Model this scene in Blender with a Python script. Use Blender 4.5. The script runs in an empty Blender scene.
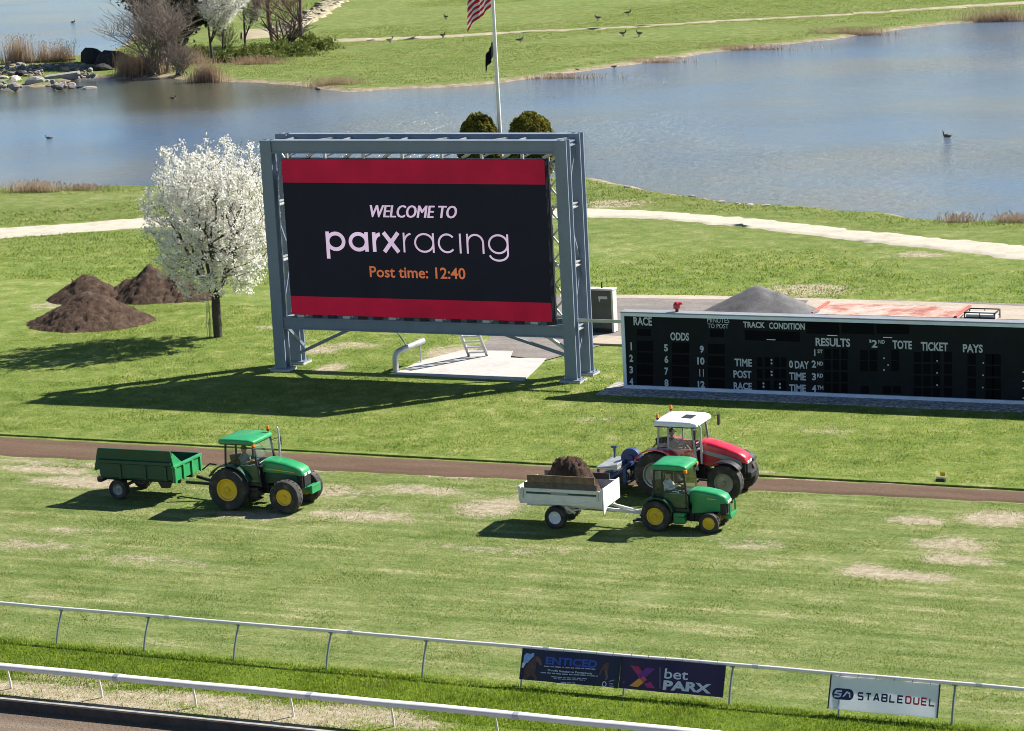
import bpy, math, random
import numpy as np
from mathutils import Vector, Matrix

rng = np.random.default_rng(7)
random.seed(7)
SC = bpy.context.scene
COL = SC.collection

# ------------------------------------------------------------------ camera
F, CH = 2650.0, 23.65
PHI, PIT, ROL = math.radians(24.1), math.radians(11.67), math.radians(-3.01)
FW = np.array([-math.sin(PHI) * math.cos(PIT), math.cos(PHI) * math.cos(PIT), -math.sin(PIT)])
_r0 = np.array([math.cos(PHI), math.sin(PHI), 0.0])
_u0 = np.cross(_r0, FW)
RT = _r0 * math.cos(ROL) + _u0 * math.sin(ROL)
UP = np.cross(RT, FW)
CAMP = np.array([0.0, 0.0, CH])
cam = bpy.data.cameras.new('camera')
cam.sensor_width = 36.0
cam.lens = F / 1024 * 36
cam.clip_end = 6000
cam.clip_start = 1.0
camo = bpy.data.objects.new('camera', cam)
COL.objects.link(camo)
camo.matrix_world = Matrix(((RT[0], UP[0], -FW[0], 0), (RT[1], UP[1], -FW[1], 0), (RT[2], UP[2], -FW[2], CH), (0, 0, 0, 1)))
SC.camera = camo

# ------------------------------------------------------------------ sky, sun, exposure
SUN_EL, SUN_AZ = 42.0, 45.0            # azimuth of the sun measured from +X towards +Y
w = bpy.data.worlds.new('World')
SC.world = w
w.use_nodes = True
nt = w.node_tree
sky = nt.nodes.new('ShaderNodeTexSky')
sky.sky_type = 'NISHITA'
sky.sun_disc = False
sky.sun_elevation = math.radians(SUN_EL)
sky.sun_rotation = math.radians(90 - SUN_AZ)
sky.air_density = 1.0
sky.dust_density = 0.0
sky.ozone_density = 4.0
nt.links.new(sky.outputs[0], nt.nodes['Background'].inputs[0])
nt.nodes['Background'].inputs[1].default_value = 0.050
sl = bpy.data.lights.new('sun', 'SUN')
sl.energy = 4.8
sl.angle = math.radians(0.53)
sl.color = (1.0, 0.955, 0.88)
so = bpy.data.objects.new('sun', sl)
COL.objects.link(so)
S = Vector((math.cos(math.radians(SUN_EL)) * math.cos(math.radians(SUN_AZ)), math.cos(math.radians(SUN_EL)) * math.sin(math.radians(SUN_AZ)), math.sin(math.radians(SUN_EL))))
so.location = S * 300
so.rotation_euler = S.to_track_quat('Z', 'Y').to_euler()
SC.view_settings.view_transform = 'Standard'
SC.view_settings.look = 'None'
SC.view_settings.gamma = 1
SC.view_settings.exposure = 1.13
SC.view_settings.use_curve_mapping = False
SC.render.engine = 'CYCLES'
SC.cycles.filter_width = 0.95
SC.cycles.max_bounces = 8
SC.cycles.transparent_max_bounces = 16

# ------------------------------------------------------------------ helpers
def at(px, py, z=0.0):
    """survey: the place at height z that is seen at a photograph pixel"""
    d = FW * F + RT * (px - 512) - UP * (py - 365.5)
    return CAMP + d * ((z - CH) / d[2])

def aty(px, py, Y):
    d = FW * F + RT * (px - 512) - UP * (py - 365.5)
    return CAMP + d * (Y / d[1])

def inview(P, m=12):
    d = P - CAMP
    z = d @ FW
    x = 512 + F * (d @ RT) / z
    y = 365.5 - F * (d @ UP) / z
    return (x > -m) & (x < 1024 + m) & (y > -m) & (y < 731 + m)

def tag(o, label=None, cat=None, group=None, kind=None):
    for k, v in (('label', label), ('category', cat), ('group', group), ('kind', kind)):
        if v:
            o[k] = v
    return o

def thing(name, label, cat, loc=(0, 0, 0), rz=0.0, group=None):
    o = bpy.data.objects.new(name, None)
    o.empty_display_size = 0.3
    COL.objects.link(o)
    o.location = loc
    o.rotation_euler = (0, 0, rz)
    return tag(o, label, cat, group)

def link(name, me, mat=None, parent=None):
    if mat is not None and not me.materials:
        for m in (mat if isinstance(mat, (list, tuple)) else [mat]):
            me.materials.append(m)
    o = bpy.data.objects.new(name, me)
    COL.objects.link(o)
    if parent is not None:
        o.parent = parent
    return o

def dup(root, loc, rz=0.0, label=None, scale=None):
    r = root.copy()
    COL.objects.link(r)
    r.location = loc
    r.rotation_euler = (0, 0, rz)
    if scale:
        r.scale = scale
    if label:
        r['label'] = label
    for ch in list(root.children):
        c = ch.copy()
        COL.objects.link(c)
        c.parent = r
        for g in ch.children:
            d = g.copy()
            COL.objects.link(d)
            d.parent = c
    return r

class MB:
    def __init__(self, off=(0, 0, 0)):
        self.v, self.f, self.m = [], [], []
        self.off = np.array(off, float)
        self.mi = 0

    def add(self, vs, fs):
        b = len(self.v)
        self.v += [tuple(np.asarray(p, float) - self.off) for p in vs]
        self.f += [tuple(i + b for i in f) for f in fs]
        self.m += [self.mi] * len(fs)
        return self

    def box(self, x0, x1, y0, y1, z0, z1):
        vs = [(x, y, z) for x in (x0, x1) for y in (y0, y1) for z in (z0, z1)]
        return self.add(vs, [(0, 1, 3, 2), (4, 6, 7, 5), (0, 4, 5, 1), (2, 3, 7, 6), (0, 2, 6, 4), (1, 5, 7, 3)])

    def prism(self, pts, axis, a0, a1):
        """closed outline in the two other axes, extruded along axis"""
        n = len(pts)
        def P(p, a):
            if axis == 'y': return (p[0], a, p[1])
            if axis == 'x': return (a, p[0], p[1])
            return (p[0], p[1], a)
        vs = [P(p, a0) for p in pts] + [P(p, a1) for p in pts]
        fs = [tuple(range(n)), tuple(range(2 * n - 1, n - 1, -1))] + [(i, i + n, (i + 1) % n + n, (i + 1) % n) for i in range(n)]
        return self.add(vs, fs)

    def bar(self, p, q, wd, hd, up=(0, 0, 1)):
        p, q = Vector(p), Vector(q)
        d = (q - p).normalized()
        s = d.cross(Vector(up))
        if s.length < 1e-4: s = d.cross(Vector((1, 0, 0)))
        s.normalize()
        t = s.cross(d)
        vs = []
        for c in (p, q):
            for a, b in ((-1, -1), (1, -1), (1, 1), (-1, 1)):
                vs.append(c + s * a * wd / 2 + t * b * hd / 2)
        return self.add(vs, [(3, 2, 1, 0), (4, 5, 6, 7), (0, 1, 5, 4), (1, 2, 6, 5), (2, 3, 7, 6), (3, 0, 4, 7)])

    def cyl(self, p, q, r0, r1=None, n=12, caps=True):
        r1 = r0 if r1 is None else r1
        p, q = Vector(p), Vector(q)
        d = (q - p).normalized()
        s = d.cross(Vector((0, 0, 1)))
        if s.length < 1e-3: s = d.cross(Vector((1, 0, 0)))
        s.normalize()
        t = s.cross(d)
        vs = []
        for c, r in ((p, r0), (q, r1)):
            for i in range(n):
                a = 2 * math.pi * i / n
                vs.append(c + (s * math.cos(a) + t * math.sin(a)) * r)
        fs = [(i, i + n, (i + 1) % n + n, (i + 1) % n) for i in range(n)]
        if caps: fs += [tuple(range(n)), tuple(range(2 * n - 1, n - 1, -1))]
        return self.add(vs, fs)

    def tube(self, path, r, n=10):
        pts = [Vector(p) for p in path]
        rs = r if isinstance(r, (list, tuple)) else [r] * len(pts)
        vs, fs = [], []
        s = None
        for k, c in enumerate(pts):
            d = (pts[min(k + 1, len(pts) - 1)] - pts[max(k - 1, 0)]).normalized()
            if s is None:
                s = d.cross(Vector((0, 0, 1)))
                if s.length < 1e-3: s = d.cross(Vector((1, 0, 0)))
            s = (s - d * s.dot(d)).normalized()
            t = s.cross(d)
            for i in range(n):
                a = 2 * math.pi * i / n
                vs.append(c + (s * math.cos(a) + t * math.sin(a)) * rs[k])
        for k in range(len(pts) - 1):
            for i in range(n):
                fs.append((k * n + i, (k + 1) * n + i, (k + 1) * n + (i + 1) % n, k * n + (i + 1) % n))
        fs += [tuple(range(n)), tuple(range(len(pts) * n - 1, (len(pts) - 1) * n - 1, -1))]
        return self.add(vs, fs)

    def revolve(self, prof, c, n=36):
        """profile (offset along y, radius) spun about the y axis through c; closed profile"""
        m = len(prof)
        vs, fs = [], []
        for i in range(n):
            a = 2 * math.pi * i / n
            for (o, r) in prof:
                vs.append((c[0] + r * math.cos(a), c[1] + o, c[2] + r * math.sin(a)))
        for i in range(n):
            j = (i + 1) % n
            for k in range(m):
                l = (k + 1) % m
                fs.append((i * m + k, j * m + k, j * m + l, i * m + l))
        return self.add(vs, fs)

    def loft(self, secs, caps=True):
        n = len(secs[0])
        vs = [p for s in secs for p in s]
        fs = []
        for k in range(len(secs) - 1):
            for i in range(n):
                j = (i + 1) % n
                fs.append((k * n + i, k * n + j, (k + 1) * n + j, (k + 1) * n + i))
        if caps: fs += [tuple(range(n - 1, -1, -1)), tuple(range((len(secs) - 1) * n, len(secs) * n))]
        return self.add(vs, fs)

    def mesh(self, name, smooth=False):
        me = bpy.data.meshes.new(name)
        me.from_pydata(self.v, [], self.f)
        if any(self.m): me.polygons.foreach_set('material_index', self.m)
        if smooth: me.polygons.foreach_set('use_smooth', [True] * len(self.f))
        me.update()
        return me

    def build(self, name, mat, parent=None, smooth=False, bevel=0.0, seg=2):
        me = self.mesh(name, smooth)
        o = link(name, me, mat, parent)
        import bmesh
        bm = bmesh.new()
        bm.from_mesh(me)
        bmesh.ops.recalc_face_normals(bm, faces=bm.faces)
        bm.to_mesh(me)
        bm.free()
        if bevel:
            b = o.modifiers.new('bevel', 'BEVEL')
            b.width = bevel
            b.segments = seg
            b.limit_method = 'ANGLE'
            b.angle_limit = math.radians(40)
            me.polygons.foreach_set('use_smooth', [True] * len(me.polygons))
            b.harden_normals = True
        elif smooth:
            me.set_sharp_from_angle(angle=math.radians(50))
        return o

def bulk(name, V, Fc, mat, parent=None, attrs=None, smooth=False, nper=3):
    """numpy vertices / equal-size faces -> mesh object"""
    me = bpy.data.meshes.new(name)
    nv, nf = len(V), len(Fc)
    me.vertices.add(nv)
    me.vertices.foreach_set('co', np.asarray(V, np.float32).ravel())
    me.loops.add(nf * nper)
    me.loops.foreach_set('vertex_index', np.asarray(Fc, np.int32).ravel())
    me.polygons.add(nf)
    me.polygons.foreach_set('loop_start', np.arange(0, nf * nper, nper, dtype=np.int32))
    me.polygons.foreach_set('loop_total', np.full(nf, nper, np.int32))
    if smooth: me.polygons.foreach_set('use_smooth', np.ones(nf, bool))
    me.update(calc_edges=True)
    for k, a in (attrs or {}).items():
        at_ = me.attributes.new(k, 'FLOAT', 'POINT')
        at_.data.foreach_set('value', np.asarray(a, np.float32))
    return link(name, me, mat, parent)

# ------------------------------------------------------------------ materials
def newmat(name):
    m = bpy.data.materials.new(name)
    m.use_nodes = True
    return m, m.node_tree, m.node_tree.nodes['Principled BSDF']

def nd(t, typ, **kw):
    n = t.nodes.new(typ)
    for k, v in kw.items():
        setattr(n, k, v)
    return n

def noise(t, vec, scale, detail=4, rough=0.55, dist=0.0):
    n = nd(t, 'ShaderNodeTexNoise')
    n.inputs['Scale'].default_value = scale
    n.inputs['Detail'].default_value = detail
    n.inputs['Roughness'].default_value = rough
    n.inputs['Distortion'].default_value = dist
    if vec is not None: t.links.new(vec, n.inputs['Vector'])
    return n.outputs['Fac']

def ramp(t, fac, stops, interp='LINEAR'):
    n = nd(t, 'ShaderNodeValToRGB')
    n.color_ramp.interpolation = interp
    e = n.color_ramp.elements
    while len(e) < len(stops): e.new(0.5)
    for i, (p, c) in enumerate(stops):
        e[i].position = p
        e[i].color = (*c, 1) if len(c) == 3 else c
    t.links.new(fac, n.inputs[0])
    return n.outputs['Color']

def mix(t, fac, a, b, mode='MIX'):
    n = nd(t, 'ShaderNodeMix', data_type='RGBA', blend_type=mode)
    for sock, val in ((n.inputs[0], fac), (n.inputs[6], a), (n.inputs[7], b)):
        if hasattr(val, 'is_linked'): t.links.new(val, sock)
        elif isinstance(val, (int, float)): sock.default_value = val
        else: sock.default_value = (*val, 1)
    return n.outputs[2]

def math_(t, op, a, b=None, clamp=False):
    n = nd(t, 'ShaderNodeMath', operation=op, use_clamp=clamp)
    for i, v in enumerate((a, b)):
        if v is None: continue
        if hasattr(v, 'is_linked'): t.links.new(v, n.inputs[i])
        else: n.inputs[i].default_value = v
    return n.outputs[0]

def maprange(t, v, a, b, c=0.0, d=1.0, smooth=True):
    n = nd(t, 'ShaderNodeMapRange', interpolation_type='SMOOTHSTEP' if smooth else 'LINEAR')
    t.links.new(v, n.inputs[0])
    for i, x in zip((1, 2, 3, 4), (a, b, c, d)): n.inputs[i].default_value = x
    return n.outputs[0]

def pos(t, scale=(1, 1, 1)):
    g = nd(t, 'ShaderNodeNewGeometry')
    mp = nd(t, 'ShaderNodeMapping')
    mp.inputs['Scale'].default_value = scale
    t.links.new(g.outputs['Position'], mp.inputs['Vector'])
    return mp.outputs[0]

def objc(t):
    return nd(t, 'ShaderNodeTexCoord').outputs['Object']

def bump(t, b, h, strength=0.4, dist=0.02):
    n = nd(t, 'ShaderNodeBump')
    n.inputs['Strength'].default_value = strength
    n.inputs['Distance'].default_value = dist
    t.links.new(h, n.inputs['Height'])
    t.links.new(n.outputs[0], b.inputs['Normal'])

def mk(name, col, rough=0.5, metal=0.0, var=0.25, scale=6.0, bmp=0.0, dirt=0.0, dirtcol=(0.16, 0.12, 0.08), coat=0.0):
    m, t, b = newmat(name)
    oc = objc(t)
    nz = noise(t, oc, scale, 5, 0.6)
    lo = tuple(c * (1 - var) for c in col)
    hi = tuple(min(1, c * (1 + var)) for c in col)
    c = ramp(t, nz, [(0.3, lo), (0.7, hi)])
    if dirt:
        n2 = noise(t, oc, scale * 0.45, 6, 0.7)
        f = maprange(t, n2, 0.62 - dirt * 0.3, 0.75, 0, min(1, dirt * 1.6))
        c = mix(t, f, c, dirtcol)
    t.links.new(c, b.inputs['Base Color'])
    rr = ramp(t, nz, [(0.25, (max(0, rough - 0.1),) * 3), (0.75, (min(1, rough + 0.12),) * 3)])
    t.links.new(rr, b.inputs['Roughness'])
    b.inputs['Metallic'].default_value = metal
    b.inputs['Coat Weight'].default_value = coat
    if bmp: bump(t, b, noise(t, oc, scale * 4, 4), bmp, 0.01)
    return m

def mkglass(name, tint=(0.55, 0.62, 0.6), gl=0.06):
    m, t, b = newmat(name)
    t.nodes.remove(b)
    tr = nd(t, 'ShaderNodeBsdfTransparent')
    tr.inputs[0].default_value = (*tint, 1)
    g = nd(t, 'ShaderNodeBsdfGlossy')
    g.inputs['Roughness'].default_value = 0.03
    lw = nd(t, 'ShaderNodeLayerWeight')
    lw.inputs[0].default_value = 0.5
    f = math_(t, 'ADD', math_(t, 'MULTIPLY', math_(t, 'POWER', lw.outputs['Facing'], 4.0), 0.8), gl, True)
    mx = nd(t, 'ShaderNodeMixShader')
    t.links.new(f, mx.inputs[0])
    t.links.new(tr.outputs[0], mx.inputs[1])
    t.links.new(g.outputs[0], mx.inputs[2])
    t.links.new(mx.outputs[0], t.nodes['Material Output'].inputs[0])
    return m

def mkemit(name, col, em, rough=0.45):
    """the face of a lit display: dark surface whose diodes give off light"""
    m, t, b = newmat(name)
    oc = objc(t)
    nz = noise(t, oc, 0.5, 3)
    c = ramp(t, nz, [(0.3, tuple(x * 0.85 for x in col)), (0.7, tuple(min(1, x * 1.12) for x in col))])
    vm = nd(t, 'ShaderNodeVectorMath', operation='SNAP')
    vm.inputs[1].default_value = (0.64, 50, 0.64)
    t.links.new(oc, vm.inputs[0])
    wn = nd(t, 'ShaderNodeTexWhiteNoise')
    t.links.new(vm.outputs[0], wn.inputs['Vector'])
    c = mix(t, 1.0, c, ramp(t, wn.outputs['Value'], [(0, (.95, .95, .95)), (1, (1.03, 1.03, 1.03))]), 'MULTIPLY')
    b.inputs['Base Color'].default_value = (0.005, 0.005, 0.006, 1)
    b.inputs['Specular IOR Level'].default_value = 0.12
    em = em / 2 ** SC.view_settings.exposure
    b.inputs['Roughness'].default_value = rough
    t.links.new(c, b.inputs['Emission Color'])
    b.inputs['Emission Strength'].default_value = em
    return m

def mkleaf(name, c0, c1, trans=0.35, scale=0.8, rough=0.7, obj=False, tcol=None):
    m, t, b = newmat(name)
    p = pos(t)
    n1 = noise(t, p, scale, 3)
    n2 = noise(t, p, scale * 9, 2)
    f = math_(t, 'ADD', math_(t, 'MULTIPLY', n1, 0.6), math_(t, 'MULTIPLY', n2, 0.4))
    c = ramp(t, f, [(0.34, c0), (0.66, c1)])
    t.links.new(c, b.inputs['Base Color'])
    b.inputs['Roughness'].default_value = rough
    b.inputs['Specular IOR Level'].default_value = 0.25
    tr = nd(t, 'ShaderNodeBsdfTranslucent')
    t.links.new(c, tr.inputs[0])
    mx = nd(t, 'ShaderNodeMixShader')
    mx.inputs[0].default_value = trans
    t.links.new(b.outputs[0], mx.inputs[1])
    t.links.new(tr.outputs[0], mx.inputs[2])
    t.links.new(mx.outputs[0], t.nodes['Material Output'].inputs[0])
    return m

# ---- the colour that grass has at a place (shared by the ground sheet and the blades on it)
def grass_colour(t):
    g = nd(t, 'ShaderNodeNewGeometry')
    sep = nd(t, 'ShaderNodeSeparateXYZ')
    t.links.new(g.outputs['Position'], sep.inputs[0])
    Y = sep.outputs[1]
    p = pos(t)
    ps = pos(t, (0.16, 1.0, 1.0))
    n_big = noise(t, p, 0.13, 4, 0.6)
    n_mid = noise(t, p, 0.9, 5, 0.65)
    n_str = noise(t, ps, 1.1, 4, 0.6)
    n_fin = noise(t, p, 5.5, 4, 0.7)
    n_det = noise(t, p, 16.0, 3, 0.7)
    v = math_(t, 'ADD', math_(t, 'MULTIPLY', n_mid, 0.42), math_(t, 'ADD', math_(t, 'MULTIPLY', n_fin, 0.30), math_(t, 'ADD', math_(t, 'MULTIPLY', n_big, 0.15), math_(t, 'MULTIPLY', n_det, 0.13))))
    lawn = ramp(t, v, [(0.37, (0.072, 0.122, 0.019)), (0.47, (0.142, 0.198, 0.038)), (0.54, (0.200, 0.246, 0.060)), (0.62, (0.365, 0.355, 0.165))])
    vb = math_(t, 'ADD', math_(t, 'MULTIPLY', n_str, 0.36), math_(t, 'ADD', math_(t, 'MULTIPLY', n_fin, 0.30), math_(t, 'ADD', math_(t, 'MULTIPLY', n_mid, 0.20), math_(t, 'MULTIPLY', n_det, 0.14))))
    turf = ramp(t, vb, [(0.36, (0.070, 0.118, 0.026)), (0.45, (0.128, 0.180, 0.044)), (0.53, (0.200, 0.236, 0.078)), (0.62, (0.390, 0.360, 0.205))])
    lush = ramp(t, v, [(0.37, (0.075, 0.130, 0.012)), (0.62, (0.200, 0.265, 0.034))])
    far = ramp(t, v, [(0.37, (0.085, 0.130, 0.026)), (0.5, (0.145, 0.190, 0.046)), (0.63, (0.270, 0.265, 0.120))])
    isturf = math_(t, 'MULTIPLY', maprange(t, Y, 64.0, 65.2), maprange(t, Y, 87.2, 87.9, 1, 0))
    islush = maprange(t, Y, 64.0, 64.7, 1, 0)
    isfar = maprange(t, Y, 122, 150)
    c = mix(t, isturf, lawn, turf)
    c = mix(t, islush, c, lush)
    c = mix(t, isfar, c, far)
    # faint mowing and wheel lines along the course
    wv = nd(t, 'ShaderNodeTexWave', wave_type='BANDS', bands_direction='Y', wave_profile='SIN')
    wv.inputs['Scale'].default_value = 0.42
    wv.inputs['Distortion'].default_value = 2.2
    wv.inputs['Detail'].default_value = 3
    wv.inputs['Detail Scale'].default_value = 0.35
    t.links.new(pos(t, (0.12, 1, 1)), wv.inputs['Vector'])
    c = mix(t, math_(t, 'MULTIPLY', isturf, .5), c, mix(t, 1.0, c, ramp(t, wv.outputs['Fac'], [(0.1, (.86, .90, .84)), (0.6, (1, 1, 1)), (0.95, (1.20, 1.14, 1.22))]), 'MULTIPLY'))
    brn = maprange(t, noise(t, pos(t, (.5, 1, 1)), .8, 7, .8), .58, .70, 0, .5)
    c = mix(t, brn, c, (0.20, 0.165, 0.085))
    # dry straw flecks everywhere
    straw = maprange(t, noise(t, p, 2.6, 6, 0.78), 0.56, 0.72, 0, 0.6)
    c = mix(t, straw, c, (0.33, 0.29, 0.15))
    return c, p, n_fin, n_mid

def mkground():
    m, t, b = newmat('grass_ground')
    c, p, nf, nm = grass_colour(t)
    ba = nd(t, 'ShaderNodeAttribute', attribute_name='bare').outputs['Fac']
    sh = nd(t, 'ShaderNodeAttribute', attribute_name='shore').outputs['Fac']
    k = math_(t, 'ADD', math_(t, 'MULTIPLY', noise(t, p, 1.3, 6, 0.72), .55), math_(t, 'MULTIPLY', noise(t, p, 11.0, 4, 0.8), .45))
    bf = maprange(t, math_(t, 'ADD', ba, math_(t, 'MULTIPLY', math_(t, 'SUBTRACT', k, 0.5), 2.6)), 0.34, 0.66, 0, 0.92)
    soil = ramp(t, noise(t, p, 3.2, 5, 0.7), [(0.3, (0.25, 0.195, 0.125)), (0.5, (0.40, 0.33, 0.235)), (0.7, (0.54, 0.47, 0.36))])
    c = mix(t, bf, c, soil)
    sf = maprange(t, math_(t, 'ADD', sh, math_(t, 'MULTIPLY', math_(t, 'SUBTRACT', noise(t, p, 0.7, 5, 0.7), 0.5), 1.3)), 0.42, 0.7)
    mud = ramp(t, noise(t, p, 1.1, 6, 0.75), [(0.3, (0.13, 0.10, 0.065)), (0.5, (0.30, 0.24, 0.16)), (0.7, (0.46, 0.39, 0.28))])
    c = mix(t, sf, c, mud)
    t.links.new(c, b.inputs['Base Color'])
    b.inputs['Roughness'].default_value = 0.95
    b.inputs['Specular IOR Level'].default_value = 0.15
    h = math_(t, 'ADD', noise(t, p, 9, 5, 0.75), noise(t, p, 1.5, 3))
    bump(t, b, h, 0.9, 0.10)
    return m

def mkblade(name, lift=1.0):
    m, t, b = newmat(name)
    c, p, nf, nm = grass_colour(t)
    r = nd(t, 'ShaderNodeAttribute', attribute_name='rnd').outputs['Fac']
    c = mix(t, 1.0, c, ramp(t, r, [(0, (0.75 * lift, 0.78 * lift, 0.7 * lift)), (0.7, (1.10 * lift, 1.10 * lift, 1.0 * lift)), (0.86, (1.25, 1.20, 1.15)), (1.0, (2.3 * lift, 1.75 * lift, 2.6 * lift))]), 'MULTIPLY')
    t.links.new(c, b.inputs['Base Color'])
    b.inputs['Roughness'].default_value = 0.6
    b.inputs['Specular IOR Level'].default_value = 0.3
    tr = nd(t, 'ShaderNodeBsdfTranslucent')
    t.links.new(mix(t, 1.0, c, (1.25, 1.3, 0.8), 'MULTIPLY'), tr.inputs[0])
    mx = nd(t, 'ShaderNodeMixShader')
    mx.inputs[0].default_value = 0.55
    t.links.new(b.outputs[0], mx.inputs[1])
    t.links.new(tr.outputs[0], mx.inputs[2])
    t.links.new(mx.outputs[0], t.nodes['Material Output'].inputs[0])
    return m

def mkearth(name, stops, scale=1.5, stretch=(1, 1, 1), bs=0.6, bd=0.05, rough=0.95):
    m, t, b = newmat(name)
    p = pos(t, stretch)
    q = pos(t)
    f = math_(t, 'ADD', math_(t, 'MULTIPLY', noise(t, p, scale, 6, 0.65), 0.6), math_(t, 'MULTIPLY', noise(t, q, scale * 6, 4, 0.7), 0.4))
    t.links.new(ramp(t, f, stops), b.inputs['Base Color'])
    b.inputs['Roughness'].default_value = rough
    b.inputs['Specular IOR Level'].default_value = 0.2
    bump(t, b, noise(t, q, scale * 7, 5, 0.75), bs, bd)
    return m

def mkwater():
    m, t, b = newmat('pond_water')
    p = pos(t)
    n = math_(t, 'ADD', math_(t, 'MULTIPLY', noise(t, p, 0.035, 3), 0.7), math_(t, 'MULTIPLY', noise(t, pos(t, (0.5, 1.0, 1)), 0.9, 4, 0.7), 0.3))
    wc = ramp(t, n, [(0.38, (0.155, 0.168, 0.172)), (0.48, (0.118, 0.156, 0.200)), (0.60, (0.095, 0.155, 0.240))])  # blue of the reflected sky is painted into the water's base colour
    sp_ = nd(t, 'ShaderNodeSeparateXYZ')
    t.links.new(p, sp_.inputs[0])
    bank_reflection = math_(t, 'MULTIPLY', maprange(t, sp_.outputs[0], -108, -122, 0, 1), maprange(t, math_(t, 'ADD', sp_.outputs[1], math_(t, 'MULTIPLY', noise(t, p, 0.12, 3), 14)), 200, 216, 0, 1))  # mask for the bank trees' olive reflection, painted into the base colour
    t.links.new(mix(t, math_(t, 'MULTIPLY', bank_reflection, maprange(t, sp_.outputs[1], 226, 236, .85, 0)), wc, (0.058, 0.054, 0.020)), b.inputs['Base Color'])
    b.inputs['Roughness'].default_value = 0.12
    b.inputs['IOR'].default_value = 1.33
    wind = maprange(t, noise(t, p, 0.022, 2), 0.40, 0.62, 0.25, 1.0)
    sep = nd(t, 'ShaderNodeSeparateXYZ')
    t.links.new(p, sep.inputs[0])
    calm = maprange(t, sep.outputs[0], -118, -80, 0.16, 1.0)
    h1 = noise(t, pos(t, (1.0, 0.9, 1)), 2.6, 5, 0.75)
    h2 = noise(t, pos(t, (0.8, 0.7, 1)), 1.3, 2, 0.5)
    h = math_(t, 'ADD', h1, math_(t, 'MULTIPLY', h2, 1.0))
    h = math_(t, 'MULTIPLY', h, math_(t, 'MULTIPLY', wind, calm))
    bump(t, b, h, 1.0, 0.42)
    return m

M = {}
M['ground'] = mkground()
M['blade'] = mkblade('grass_blade')
M['strip'] = mkearth('brown_dirt', [(0.3, (0.078, 0.047, 0.030)), (0.5, (0.114, 0.072, 0.047)), (0.7, (0.155, 0.105, 0.071))], 1.0, (0.15, 1, 1))
M['track'] = mkearth('track_dirt', [(0.3, (0.105, 0.075, 0.055)), (0.5, (0.18, 0.135, 0.100)), (0.7, (0.26, 0.205, 0.155))], 1.6, (0.1, 1, 1), 0.9, 0.08)
M['gravel'] = mkearth('pale_gravel', [(0.3, (0.31, 0.275, 0.215)), (0.5, (0.45, 0.405, 0.325)), (0.7, (0.54, 0.49, 0.41))], 0.7)
M['tan'] = mkearth('tan_path', [(0.3, (0.21, 0.18, 0.10)), (0.5, (0.32, 0.275, 0.185)), (0.7, (0.42, 0.37, 0.27))], 0.5)
M['asphalt'] = mkearth('worn_asphalt', [(0.3, (0.12, 0.105, 0.098)), (0.5, (0.19, 0.170, 0.155)), (0.7, (0.30, 0.265, 0.235))], 0.7, (0.4, 1, 1), 0.4, 0.01)
M['sandroad'] = mkearth('sandy_hardstand', [(0.3, (0.28, 0.225, 0.165)), (0.5, (0.39, 0.33, 0.26)), (0.7, (0.48, 0.43, 0.36))], 0.6, (0.4, 1, 1), 0.3, 0.02)
M['concrete'] = mkearth('concrete', [(0.3, (0.34, 0.32, 0.30)), (0.5, (0.43, 0.41, 0.385)), (0.7, (0.50, 0.48, 0.45))], 0.8, (1, 1, 1), 0.2, 0.01, 0.85)
M['speckle'] = mkearth('speckled_concrete', [(0.40, (0.09, 0.088, 0.085)), (0.5, (0.30, 0.285, 0.27)), (0.60, (0.60, 0.57, 0.53))], 7.0, (1, 1, 1), 0.5, 0.02)
M['soil'] = mkearth('dug_soil', [(0.34, (0.050, 0.031, 0.022)), (0.5, (0.118, 0.076, 0.054)), (0.66, (0.225, 0.155, 0.112))], 2.4, (1, 1, 1), 1.0, 0.2)
M['stonepile'] = mkearth('crushed_stone', [(0.3, (0.11, 0.105, 0.105)), (0.5, (0.16, 0.155, 0.155)), (0.7, (0.22, 0.21, 0.21))], 2.5, (1, 1, 1), 0.8, 0.05)
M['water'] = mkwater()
M['steel'] = mk('painted_steel', (0.195, 0.240, 0.310), 0.5, 0.1, 0.10, 1.5, 0.05, 0.12, (0.20, 0.17, 0.15))
M['galv'] = mk('galvanised_steel', (0.52, 0.53, 0.54), 0.42, 0.55, 0.15, 3)
M['whitepaint'] = mk('white_paint', (0.74, 0.72, 0.69), 0.45, 0.0, 0.08, 3, 0.0, 0.34, (0.42, 0.36, 0.28))
M['railwhite'] = mk('white_rail', (0.76, 0.72, 0.67), 0.35, 0.0, 0.06, 2, 0.0, 0.12, (0.45, 0.40, 0.34))
M['postgrey'] = mk('grey_post', (0.24, 0.25, 0.26), 0.45, 0.4, 0.15, 5)
M['black'] = mk('black_plastic', (0.018, 0.018, 0.020), 0.5, 0.0, 0.3, 8)
M['darkmetal'] = mk('dark_metal', (0.035, 0.036, 0.038), 0.5, 0.5, 0.3, 8, 0, 0.15)
M['rubber'] = mk('tyre_rubber', (0.032, 0.031, 0.030), 0.85, 0.0, 0.35, 7, 0.35, 0.55, (0.14, 0.115, 0.09))
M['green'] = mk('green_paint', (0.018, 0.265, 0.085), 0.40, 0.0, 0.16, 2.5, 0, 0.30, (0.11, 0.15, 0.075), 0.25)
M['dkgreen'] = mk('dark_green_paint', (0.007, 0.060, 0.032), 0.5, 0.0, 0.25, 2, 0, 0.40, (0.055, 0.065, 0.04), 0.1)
M['yellow'] = mk('yellow_paint', (0.78, 0.50, 0.015), 0.45, 0.0, 0.12, 5, 0, 0.34, (0.25, 0.18, 0.06), 0.3)
M['red'] = mk('red_paint', (0.56, 0.012, 0.030), 0.34, 0.0, 0.12, 2.5, 0, 0.22, (0.2, 0.05, 0.04), 0.6)
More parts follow.
